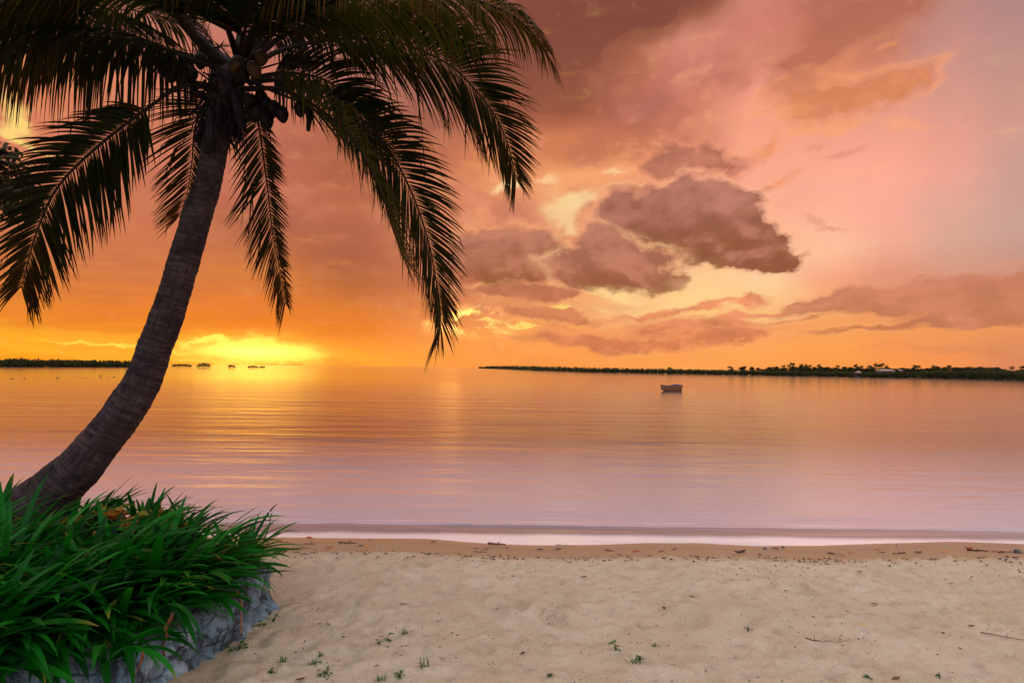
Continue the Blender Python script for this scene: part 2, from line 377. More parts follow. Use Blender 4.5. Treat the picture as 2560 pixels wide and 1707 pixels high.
def voro(v, scale, feature='F1', out='Distance', rnd=1.0):
    n = E.nt.nodes.new('ShaderNodeTexVoronoi'); n.feature = feature
    if v is not None: E.nt.links.new(v.s, n.inputs['Vector'])
    n.inputs['Scale'].default_value = scale; n.inputs['Randomness'].default_value = rnd
    return E(n.outputs[out])

# leaves: base colour by tint (r = browning, g = lightness), translucent
def leaf_mat(name, green, pale, brown, trans=.3, rough=.45, spec=.35, vein=None):
    def fn(nt, out):
        r, g, b = sep(tint())
        c = mix(g, green, pale); c = mix(r, c, brown)
        c = mix(nz(objc(), 14, 3, .6) * .5, c, tuple(k * .45 for k in green))
        p = principled(nt, c, rough, spec)
        tr = nt.nodes.new('ShaderNodeBsdfTranslucent'); c2 = mix(.5, c, tuple(min(1, k * 1.8) for k in pale)); nt.links.new(mix(r, c2, brown).s, tr.inputs[0])
        ms = nt.nodes.new('ShaderNodeMixShader'); ms.inputs[0].default_value = trans
        nt.links.new(p.outputs[0], ms.inputs[1]); nt.links.new(tr.outputs[0], ms.inputs[2]); nt.links.new(ms.outputs[0], out.inputs[0])
    return mat(name, fn)
M = {}
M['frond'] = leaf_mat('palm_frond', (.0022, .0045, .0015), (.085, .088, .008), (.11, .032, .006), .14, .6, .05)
M['strap'] = leaf_mat('strap_leaf', (.0012, .036, .003), (.012, .22, .008), (.40, .22, .03), .22, .5, .14)
M['broad'] = leaf_mat('broad_leaf', (.16, .20, .015), (.45, .40, .03), (.62, .10, .02), .35, .45, .3)
M['weed'] = leaf_mat('weed_leaf', (.02, .10, .02), (.10, .26, .04), (.25, .16, .05), .3, .5, .3)
M['tree'] = leaf_mat('tree_leaf', (.012, .016, .004), (.05, .045, .008), (.10, .05, .01), .25, .6, .2)
M['far'] = leaf_mat('far_foliage', (.030, .036, .010), (.085, .075, .022), (.09, .05, .02), .15, .8, .1)
def simple(name, c1, c2, scale=8, rough=.7, b=.3, bd=.01, spec=.3, detail=5):
    def fn(nt, out):
        o = objc(); n = nz(o, scale, detail, .6)
        c = mix(smooth(n, .3, .7), c1, c2)
        p = principled(nt, c, rough, spec, bump(nz(o, scale * 4, 4, .6), b, bd)); nt.links.new(p.outputs[0], out.inputs[0])
    return mat(name, fn)
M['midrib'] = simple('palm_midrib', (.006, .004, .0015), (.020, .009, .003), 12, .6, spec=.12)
M['coconut'] = simple('coconut_husk', (.026, .015, .003), (.05, .024, .006), 9, .5, .2, spec=.15)
M['coconut_dark'] = simple('coconut_dark', (.003, .0015, .001), (.008, .0035, .002), 9, .5, .2, spec=.12)
M['bract'] = simple('dry_bract', (.007, .0055, .006), (.022, .017, .017), 14, .8, spec=.1)
M['fibre'] = simple('palm_fibre', (.004, .002, .0015), (.014, .007, .005), 30, .95, .8, .02)
M['farbark'] = simple('far_bark', (.03, .02, .012), (.06, .04, .02), 3, .9)
M['bark_tree'] = simple('tree_bark', (.02, .013, .008), (.05, .03, .018), 10, .9)
def trunk_fn(nt, out):
    r, g, b = sep(tint())                        # r = along trunk (m), g = angle
    o = objc(); ox, oy, oz = sep(o)
    ring = nz(vec(r * 34, E.m('SINE', g) * .35, E.m('COSINE', g) * .35), 1.0, 3, .6)
    fine = nz(vec(r * 90, ox * 8, oy * 8), 1.0, 4, .65)
    pat = nz(o, 5.5, 6, .68)
    c = mix(smooth(ring, .34, .66), (.028, .017, .016), (.076, .047, .043))
    c = mix(smooth(fine, .40, .60) * .6, c, (.030, .018, .016))
    crk = nz(vec(r * 3.0, E.m('SINE', g) * 9, E.m('COSINE', g) * 9), 1.0, 5, .7)
    c = mix(smooth(crk, .56, .64) * .6, c, (.016, .010, .009))
    c = mix(smooth(pat, .48, .62) * .6, c, (.013, .008, .008))
    c = mix(smooth(nz(o, 13, 6, .7), .56, .70) * .6, c, (.105, .078, .074))
    pits = voro(vec(r * 5.0, ox * 9, oy * 9 + oz), 1.0)
    pit = 1.0 - smooth(pits, .06, .20)
    c = mix(pit * .85, c, (.008, .006, .006))
    h = ring * .8 + fine * .9 + pat * 1.0 - pit * 1.0 - smooth(crk, .56, .64) * .5
    p = principled(nt, c, .85, .15, bump(h, .8, .014)); nt.links.new(p.outputs[0], out.inputs[0])
M['trunk'] = mat('palm_trunk', trunk_fn)

# ------------------------------------------------------------------ ground: one sheet of sand and sea bed
rng = np.random.default_rng(7)
def vnoise(x, y, seed=0):
    xi = np.floor(x).astype(np.int64); yi = np.floor(y).astype(np.int64); fx = x - xi; fy = y - yi
    fx = fx * fx * (3 - 2 * fx); fy = fy * fy * (3 - 2 * fy)
    def h(a, b):
        n = (a * 374761393 + b * 668265263 + seed * 974634777) & 0x7fffffff
        n = ((n ^ (n >> 13)) * 1274126177) & 0x7fffffff
        return ((n ^ (n >> 16)) & 0xffff) / 65535.0
    return (h(xi, yi) * (1 - fx) + h(xi + 1, yi) * fx) * (1 - fy) + (h(xi, yi + 1) * (1 - fx) + h(xi + 1, yi + 1) * fx) * fy
def fbm(x, y, seed=0, o=4):
    t = 0; a = .5
    for i in range(o): t = t + a * (vnoise(x, y, seed + i) - .5); x = x * 2.03; y = y * 2.03; a *= .5
    return t
pits = []
for i in range(900):
    x = rng.uniform(-1.6, 6.5); y = rng.uniform(2.4, 5.35)
    r = rng.uniform(.012, .050) if rng.random() < .88 else rng.uniform(.045, .075); pits.append((x, y, r * rng.uniform(1, 1.8), r * rng.uniform(.8, 1.2), rng.uniform(.010, .040) * (r / .06), rng.uniform(0, 3.14)))
def sand_z(x, y, detail=True):
    x = np.asarray(x, float); y = np.asarray(y, float)
    yy = y + .07 * np.sin(x * .8 + .4) + .09 * np.abs(np.sin(x * 1.05 + 1.)) + .40 * fbm(x * .35, y * 0 + 3, 5, 2)
    z = np.interp(yy, [-400, 0, 3, 4.6, 5.25, 5.6, 6.1, 6.46, 7.2, 9, 16, 60, 300, 40000], [3, .5, .27, .25, .22, .155, .05, 0, -.07, -.2, -.6, -2.5, -6, -8])
    if detail:
        rough = np.clip((5.42 - yy) / .25, .0, 1) * np.clip((y - 0) / 1., 0, 1)
        z = z + rough * (.065 * fbm(x * 1.1, y * 1.7, 11, 3) + .030 * fbm(x * 2.6, y * 4.0, 21, 3) + .026 * fbm(x * 9, y * 12, 27, 3))
        z = z + .006 * fbm(x * 1.5, y * 5, 31, 2) * (1 - rough)
    return z
def add_pits(X, Y, Z):
    for (px, py, rx, ry, dp, an) in pits:
        m = (abs(X - px) < .4) & (abs(Y - py) < .4)
        if not m.any(): continue
        dx = X[m] - px; dy = Y[m] - py; c, s = math.cos(an), math.sin(an)
        d = ((dx * c + dy * s) / rx) ** 2 + ((-dx * s + dy * c) / ry) ** 2
        Z[m] += -dp * np.exp(-d * 1.4) + dp * .45 * np.exp(-(np.sqrt(d) - 1.7) ** 2 * 3)
    return Z
def axis(lo, hi, step, out_lo, out_hi, g=1.35):
    a = list(np.arange(lo, hi, step)); s = step; x = a[-1]
    while x < out_hi: s *= g; x += s; a.append(min(x, out_hi))
    s = step; x = lo; b = []
    while x > out_lo: s *= g; x -= s; b.append(max(x, out_lo))
    return np.array(sorted(set(b)) + a)
def grid_obj(name, xs, ys, zf, material, kind='structure'):
    X, Y = np.meshgrid(xs, ys); Z = zf(X, Y)
    nx, ny = len(xs), len(ys)
    me = bpy.data.meshes.new(name)
    me.vertices.add(nx * ny); me.vertices.foreach_set('co', np.stack([X, Y, Z], -1).astype(np.float32).ravel())
    i = np.arange(nx * ny).reshape(ny, nx)
    q = np.stack([i[:-1, :-1], i[:-1, 1:], i[1:, 1:], i[1:, :-1]], -1).reshape(-1)
    nf = (nx - 1) * (ny - 1)
    me.loops.add(nf * 4); me.loops.foreach_set('vertex_index', q.astype(np.int32))
    me.polygons.add(nf); me.polygons.foreach_set('loop_start', np.arange(0, nf * 4, 4, dtype=np.int32))
    me.polygons.foreach_set('loop_total', np.full(nf, 4, np.int32))
    me.update(); me.validate(); me.shade_smooth(); me.materials.append(material)
    o = bpy.data.objects.new(name, me); C.objects.link(o); tag(o, kind=kind); return o
def sand_fn(nt, out):
    P = pos(); px, py, pz = sep(P)
    wob = (nz(P, 1.3, 3, .5) - .5) * .35
    c = mix(smooth(nz(P, 2.2, 5, .65), .3, .7), (.72, .56, .345), (.84, .68, .46))
    c = mix(smooth(nz(P, 9, 5, .6), .5, .75) * .5, c, (.44, .32, .20))
    wet = smooth(py + wob * .8, 5.0, 5.4)                       # damp sand seaward of the drift line
    c = mix(wet, c, (.44, .27, .135))
    wet2 = smooth(pz + wob * .02, .085, .015)
    c = mix(wet2 * .5, c, (.26, .16, .10))
    # grains, shell grit and dark specks
    gr = nz(P, 260, 2, .7)
    c = mix(smooth(gr, .50, .68) * .55, c, (.20, .15, .11))
    c = mix(smooth(nz(P, 190, 2, .7), .62, .74) * .5, c, (.80, .74, .66))
    vd = voro(P, 34); vc = sep(voro(P, 34, out='Color'))[0]
    spk = (1.0 - smooth(vd, .10, .22)) * smooth(vc, .72, .76) * smooth(nz(P, 1.7, 3, .6), .40, .56)
    c = mix(spk * .85, c, (.06, .04, .03))
    h = gr * .45 + nz(P, 60, 5, .7) * 1.1 + nz(P, 18, 4, .6) * 1.2
    damp = E.m('MULTIPLY', wet, .6)
    nrm = bump(h * (1.0 - damp), 1.0, .018)
    rough = 1.0 - wet2 * .72
    p = principled(nt, c, rough, .35, nrm); nt.links.new(p.outputs[0], out.inputs[0])
M['sand'] = mat('sand', sand_fn)
sx_ = axis(-2.4, 6.6, .02, -30000, 30000); sy_ = axis(2.5, 7.2, .018, -400, 30000)
sand = grid_obj('sand', sx_, sy_, lambda X, Y: add_pits(X, Y, sand_z(X, Y)), M['sand'])
tag(sand, 'pale beach sand pocked with dimples, damp towards the water')
def on_sand(px, py):                  # where a sight line meets the beach
    d = ray(px, py); z = .22
    for _ in range(6):
        t = (z - CAM_H) / d.z; p = Vector((0, 0, CAM_H)) + d * t; z = float(sand_z(p.x, p.y))
    return Vector((p.x, p.y, z))

# ------------------------------------------------------------------ water
def water_z(X, Y):
    Z = np.zeros_like(X)
    near = np.exp(-((Y - 6.4) / 2.5) ** 2)
    yl = Y + .06 * np.sin(X * .7) + .10 * fbm(X * .5, Y * 0, 3, 2)
    Z += .011 * np.exp(-((yl - 7.02) / .10) ** 2) + .006 * np.exp(-((yl - 6.72) / .06) ** 2)
    Z += near * .010 * fbm(X * .8, Y * 5, 9, 3)
    fade = 1 / (1 + (Y / 60) ** 2)
    Z += .030 * fbm(X * .35, Y * 1.6, 14, 3) * np.clip((Y - 7) / 3, 0, 1) * fade
    return Z
def water_fn(nt, out):
    P = pos(); px, py, pz = sep(P)
    far = smooth(py, 8, 90)
    v1 = vec(px * .55, py * 2.6, 0); v2 = vec(px * 3.2, py * 7.5, 0); v3 = vec(px * .06, py * .30, 0)
    calm = smooth(nz(vec(px * .05, py * .22, 0), 1.0, 4, .6), .42, .66)
    patch = smooth(nz(vec(px * .12, py * .5, 3.0), 1.0, 3, .6), .34, .66)
    v4 = vec(px * 8.0, py * 13.0, 0)
    h = nz(v4, 1.0, 3, .6) * .013 + nz(v1, 1.0, 5, .62) * (patch * .055 + .012) + nz(v2, 1.0, 4, .6) * .016 * (calm + .2) + nz(v3, 1., 4, .6) * .28 + nz(vec(px * .22, py * 1.1, 0), 1.0, 4, .6) * .10
    nearfade = smooth(py, 6.6, 7.8)
    nrm = bump(h * (nearfade * .85 + .15) * (1.0 - far * .85), WB, 1.0)
    foamn = nz(vec(px * 1.2, py * 6, 0), 1.0, 5, .6)
    shore = 1.0 - smooth(py + (foamn - .5) * 2.0, 6.4, 17.0)
    dcol = mix(shore, (.07, .045, .04), (.50, .42, .44))
    wy = py + (nz(vec(px * .9, py * .3, 0), 1.0, 3, .5) - .5) * .22
    sw = (1.0 - smooth(wy, 6.50, 6.64))
    dk = smooth(wy, 6.56, 6.70) * (1.0 - smooth(wy, 6.86, 6.96))
    dcol = mix(dk * .75, dcol, (.17, .14, .13))
    dcol = mix((1.0 - smooth(E.m('ABSOLUTE', wy - 6.93), .0, .035)) * .6, dcol, (.10, .08, .08))
    dcol = mix(sw, dcol, (.86, .78, .74))
    dcol = mix((1.0 - smooth(E.m('ABSOLUTE', wy - 7.12), .0, .09)) * smooth(foamn, .45, .6) * .5, dcol, (.75, .68, .70))
    dif = nt.nodes.new('ShaderNodeBsdfDiffuse'); nt.links.new(dcol.s, dif.inputs[0])
    gl = nt.nodes.new('ShaderNodeBsdfGlossy'); gl.inputs[0].default_value = (1, .97, .93, 1)
    ro = mix(sw, mix(far, (.16,) * 3, (.10,) * 3), (.14,) * 3)
    nt.links.new(ro.s, gl.inputs['Roughness']); nt.links.new(nrm.s, gl.inputs['Normal'])
    fr = nt.nodes.new('ShaderNodeFresnel'); fr.inputs[0].default_value = 1.95
    nt.links.new(nrm.s, fr.inputs['Normal'])
    ms = nt.nodes.new('ShaderNodeMixShader'); nt.links.new(fr.outputs[0], ms.inputs[0])
    nt.links.new(dif.outputs[0], ms.inputs[1]); nt.links.new(gl.outputs[0], ms.inputs[2])
    nt.links.new(ms.outputs[0], out.inputs[0])
WB = .32
M['water'] = mat('sea_water', water_fn)
wx = axis(-4, 9, .08, -30000, 30000, 1.25); wy = axis(5.6, 9.5, .025, 5.4, 30000, 1.04)
wy = wy[wy >= 5.4]
water = grid_obj('water', wx, wy, water_z, M['water'])
tag(water, 'calm lagoon water mirroring the sunset')

# ------------------------------------------------------------------ planted bed and stone wall
BED = .54
WALL = [(-4.6, 1.2), (-3.3, 1.7), (-2.55, 2.25), (-2.12, 2.66), (-1.80, 3.02), (-1.66, 3.4), (-1.62, 3.82), (-1.74, 4.12), (-2.2, 4.42), (-3.2, 4.85), (-4.6, 5.3), (-6.6, 5.6), (-9, 5.8)]
wp = spline([(x, y, 0) for x, y in WALL], 500); wl = arclen(wp)
def wall_mesh():
    n = 760; rows = 34; vs = []; fs = []; cs = []
    for i in range(n):
        p, t = sample(wp, wl, i / (n - 1)); nrm = Vector((t.y, -t.x, 0))
        s = i / (n - 1) * wl[-1]
        top = BED - .01 + .035 * mnoise.noise(Vector((s * 2.2, 0, 5)))
        for j in range(rows):
            if j < 28:
                h = j / 27; z = -.25 + (top + .25) * h
                q = Vector((s * 4.6, z * 5.6, 0)) + Vector((mnoise.noise(Vector((s * 3, z * 3, 1))), mnoise.noise(Vector((s * 3, z * 3, 7))), 0)) * .5
                d, pt = mnoise.voronoi(q)[0:2]
                e = d[1] - d[0]
                off = .10 * (1 - h) - .04 + .085 * min(1, e * 1.8) ** .6 * (.6 + .6 * mnoise.noise(pt[0] * 3.1)) + .045 * abs(mnoise.noise(Vector((s * 9, z * 6, 3)))) + .022 * mnoise.noise(Vector((s * 22, z * 22, 3))) + .06 * mnoise.noise(Vector((s * 3, z * 3, 9)))
                if j == 27: off -= .02
                v = p + nrm * off; v.z = z; m = 1 - min(1, e * 3)
                rc = mnoise.noise(pt[0] * 7.3) * .5 + .5
            else:
                k = (j - 27) / 6; v = p + nrm * (-.02 - .24 * k); v.z = top + .015 * math.sin(k * 3) + .015 * mnoise.noise(Vector((s * 9, k * 4, 3))) - (.05 if j == rows - 1 else 0); m = 0; rc = .5
            vs.append(v); cs.append((m, rc, j / rows))
    for i in range(n - 1):
        for j in range(rows - 1):
            a = i * rows + j; fs.append((a, a + rows, a + rows + 1, a + 1))
    mb = MB(); mb.v = [tuple(v) for v in vs]; mb.f = fs; mb.c = cs
    return mb
def wall_fn(nt, out):
    m, rc, h = sep(tint()); P = objc(); x, y, z = sep(P)
    c = mix(rc, (.15, .26, .33), (.40, .58, .66))
    c = mix(smooth(nz(P, 4.5, 6, .7), .50, .60) * .9, c, (.56, .70, .76))
    c = mix(smooth(nz(vec(x * 1.0, y * 1.0, z * .45), 9, 6, .75), .50, .58) * .85, c, (.035, .045, .055))
    c = mix(smooth(nz(P, 16, 5, .65), .60, .70) * .7, c, (.56, .60, .60))
    st = smooth(z + (nz(P, 7, 4, .6) - .5) * .5, .44, .62)
    c = mix(st * .9, c, (.030, .024, .020))
    c = mix(m * .55, c, (.05, .05, .055))
    c = mix(smooth(nz(P, 3, 3, .5), .58, .7) * .4, c, (.16, .12, .08))
    cr = voro(P + vec(0, 0, 0) if False else P, 9.0, 'DISTANCE_TO_EDGE')
    hh = nz(P, 22, 6, .75) + nz(P, 8, 5, .6) * 1.4 + smooth(cr, .0, .12) * .6
    c = mix((1.0 - smooth(cr, .0, .05)) * smooth(nz(P, 4, 3, .5), .45, .6) * .6, c, (.03, .035, .04))
    p = principled(nt, c, .8, .3, bump(hh, 1.0, .045)); nt.links.new(p.outputs[0], out.inputs[0])
M['wall'] = mat('stone_wall', wall_fn)
wall = wall_mesh().build('retaining_wall', M['wall'])
tag(wall, 'low rough blue grey stone retaining wall curving round the planted bed', 'wall')
M['soil'] = simple('soil', (.012, .009, .006), (.035, .025, .015), 12, .95, .8, .03)
def soil():
    mb = MB(); inner = []
    for i in range(120):
        p, t = sample(wp, wl, i / 119); nrm = Vector((t.y, -t.x, 0)); inner.append(p - nrm * .17)
    cx = Vector((-9, 3.0, 0)); vs = []; fs = []; K = 14
    for i, p in enumerate(inner):
        for k in range(K):
            q = p.lerp(Vector((-9, p.y * .5 + 1.5, 0)), (k / (K - 1)) ** 1.5)
            vs.append((q.x, q.y, BED - .03 + .05 * mnoise.noise(Vector((q.x * 2, q.y * 2, 0))) + .10 * min(1, k / 5)))
    for i in range(119):
        for k in range(K - 1): a = i * K + k; fs.append((a, a + 1, a + K + 1, a + K))
    mb.add(vs, fs); return mb
tag(soil().build('soil', M['soil']), 'dark soil of the raised planted bed', kind='structure')
def bed_in(x, y, m=0.0):              # inside the wall line?
    if x < -8: return False
    px = [p[0] for p in WALL]; inside = False
    poly = WALL + [(-9, 1.2)]
    j = len(poly) - 1
    for i in range(len(poly)):
        xi, yi = poly[i]; xj, yj = poly[j]
        if (yi > y) != (yj > y) and x < (xj - xi) * (y - yi) / (yj - yi) + xi: inside = not inside
        j = i
    if not inside: return False
    if m:
        for i in range(0, 500, 4):
            if (wp[i].x - x) ** 2 + (wp[i].y - y) ** 2 < m * m: return False
    return True

# ------------------------------------------------------------------ the coconut palm
rnd = random.Random(3)
TR = [(-40, 1375, 4.42, 250), (30, 1320, 4.45, 205), (80, 1278, 4.48, 168), (124, 1235, 4.5, 136), (160, 1200, 4.52, 122), (205, 1159, 4.55, 112), (268, 1082, 4.6, 104), (312, 1026, 4.62, 98), (348, 968, 4.65, 92), (379, 891, 4.68, 86),
      (414, 800, 4.7, 83), (446, 700, 4.72, 80), (474, 600, 4.74, 75), (499, 520, 4.76, 71), (518, 467, 4.78, 69), (539, 357, 4.8, 66), (552, 300, 4.8, 70), (562, 240, 4.8, 84), (570, 195, 4.8, 86), (574, 160, 4.8, 40)]
tpts = [at(x, y, Y) for x, y, Y, w in TR]; trad = [w * Y / F / 2 * .88 for x, y, Y, w in TR]
tree_base = Vector((tpts[0].x, tpts[0].y, BED))
palm = empty('palm_tree', tree_base, 'leaning coconut palm with curved ringed trunk and drooping fronds rising from the planted bed', 'palm tree')
def to_local(mb, root): mb.v = [(a - root.location.x, b - root.location.y, c - root.location.z) for a, b, c in mb.v]; return mb
def trunk():
    N = 420; K = 56
    P = spline(tpts, N); RR = [v.x for v in spline([(r, 0, 0) for r in trad], N)]
    mb = MB(); vs = []; fs = []; cs = []; L = arclen(P); prev = None
    for i, p in enumerate(P):
        t = (P[min(i + 1, N - 1)] - P[max(i - 1, 0)]).normalized()
        a = t.orthogonal().normalized() if prev is None else (prev - t * prev.dot(t)).normalized()
        prev = a; b = t.cross(a); s = L[i]
        for k in range(K):
            an = 2 * math.pi * k / K
            sw = s + .030 * mnoise.noise(Vector((math.cos(an) * 1.2, math.sin(an) * 1.2, s * 1.2)))
            ph = (sw / .062 + .8 * mnoise.noise(Vector((sw * 2.3, 0, 2)))) % 1.0
            ring = ((.003 + .007 * abs(mnoise.noise(Vector((sw * 5, math.cos(an), 8))))) * (ph if ph < .82 else (1 - ph) / .18 * .82))
            r = RR[i] + ring + .014 * mnoise.noise(Vector((math.cos(an) * 2.2, math.sin(an) * 2.2, s * 3))) + .006 * mnoise.noise(Vector((math.cos(an) * 6, math.sin(an) * 6, s * 12)))
            vs.append(p + (a * math.cos(an) + b * math.sin(an)) * r); cs.append((s, an, 0))
    for i in range(N - 1):
        for k in range(K): fs.append((i * K + k, i * K + (k + 1) % K, (i + 1) * K + (k + 1) % K, (i + 1) * K + k))
    mb.v = [tuple(v) for v in vs]; mb.f = fs; mb.c = cs
    return to_local(mb, palm).build('trunk', M['trunk'], palm)
trunk()
def leaflet(mb, P, T, S, side, ang, Lg, W, droop, kink, col, K=9, lift=.15, Nn=None):
    d = (T * math.cos(ang) + S * side * math.sin(ang) + Nn * lift).normalized()
    seg = Lg / K; p = P.copy(); G = Vector((0, 0, -1))
    vs = []; fs = []; base = None; tw = rnd.uniform(-.35, .35)
    kk = rnd.randint(2, K - 3) if kink else -1
    jit = Vector((rnd.uniform(-1, 1), rnd.uniform(-1, 1), rnd.uniform(-1, 1))) * .10
    for k in range(K + 1):
        s = k / K
        w = W * min(1, .22 + s * 3.2) * (1 - s ** 2.0) ** .9 * .5
        wv = T * 1.0 - S * side * .45 + Nn * tw
        wv = (wv - d * wv.dot(d))
        if wv.length < 1e-3: wv = S
        wv.normalize(); nn = d.cross(wv)
        vs += [p - wv * w, p + nn * w * .35, p + wv * w]
        if k < K:
            b = 3 * k; fs += [(b, b + 1, b + 4, b + 3), (b + 1, b + 2, b + 5, b + 4)]
        p = p + d * seg
        g = droop * (.35 + 1.3 * s)
        if k == kk: d = (d * .35 + G * .9 + jit * 2).normalized()
        else: d = (d + G * g / K * 1.6 + jit / K).normalized()
    c0, c1 = col
    b0 = len(mb.v); mb.v.extend([tuple(v) for v in vs]); mb.f.extend([tuple(i + b0 for i in f) for f in fs])
    for k in range(K + 1):
        s = k / K; r = min(1, c0 + max(0, s - .72) * 3.0 * c1)
        mb.c.extend([(r, min(1, col[1] * .5), 0)] * 3)
def frond(path, roll, n=95, Lmax=.8, droop=.9, t0=.2, r0=.030, w=.030, brown=0., kinkp=.12, amax=60, side_droop=(1, 1), light=0., browntip=0., lens=(1, 1), name='frond', label=None, tipf=.5):
    n = int(n * 1.25); w *= .76; droop *= .85
    pts = spline([zat(*p) for p in path], 90); L = arclen(pts)
    Hh = pts[-1] - pts[0]; Hh = Vector((Hh.x, Hh.y, 0)).normalized(); up = Vector((0, 0, 1)); S0 = Hh.cross(up).normalized()
    mb = MB()
    for i in range(n):
        t = t0 + (1 - t0) * (i + rnd.uniform(-.25, .25)) / n; t = min(.998, max(t0, t))
        P, T = sample(pts, L, t); q = (t - t0) / (1 - t0)
        S = (S0 - T * S0.dot(T)).normalized()
        ro = roll if not isinstance(roll, tuple) else roll[0] + (roll[1] - roll[0]) * q
        S = Matrix.Rotation(R(ro), 3, T) @ S; Nn = S.cross(T).normalized()
        if Nn.z < 0 and abs(ro) < 90: Nn = -Nn
        for sd in (0, 1):
            side = 1 if sd == 0 else -1
            Lg = Lmax * lens[sd] * (min(1, .55 + q * 2.2)) * (1 - max(0, q - .45) / .55 * (1 - tipf)) * rnd.uniform(.86, 1.08)
            an = R(amax - (amax - 27) * q ** 1.2 + rnd.uniform(-4, 4))
            dsc = 1 - .8 * max(0, -T.z) ** 2
            br = brown + (browntip * max(0, q - .6) / .4) + (rnd.random() < .06) * .5
            leaflet(mb, P, T, S, side, an, Lg, w * (1 - .45 * q) * rnd.uniform(.8, 1.15), droop * dsc * side_droop[sd] * rnd.uniform(.75, 1.25), rnd.random() < kinkp,
                    (min(1, br), light + rnd.uniform(0, .35) * (1 + light)), Nn=Nn)
    f = to_local(mb, palm).build(name, M['frond'], palm)
    if label: f['label'] = label
    m2 = MB(); N = len(pts)
    m2.tube(pts, [(r0 * (1.35 - .60 * min(1, (i / (N - 1)) / t0)) if i / (N - 1) < t0 else r0 * (.75 * (1 - (i / (N - 1) - t0) / (1 - t0)) ** .8 * .62 + .07 + .2 * max(0, 1 - (i / (N - 1) - t0) * 14))) for i in range(N)], 8, True, flat=.6)
    rb = to_local(m2, palm).build('midrib', M['midrib'], f)
    return f
Y0 = 4.8
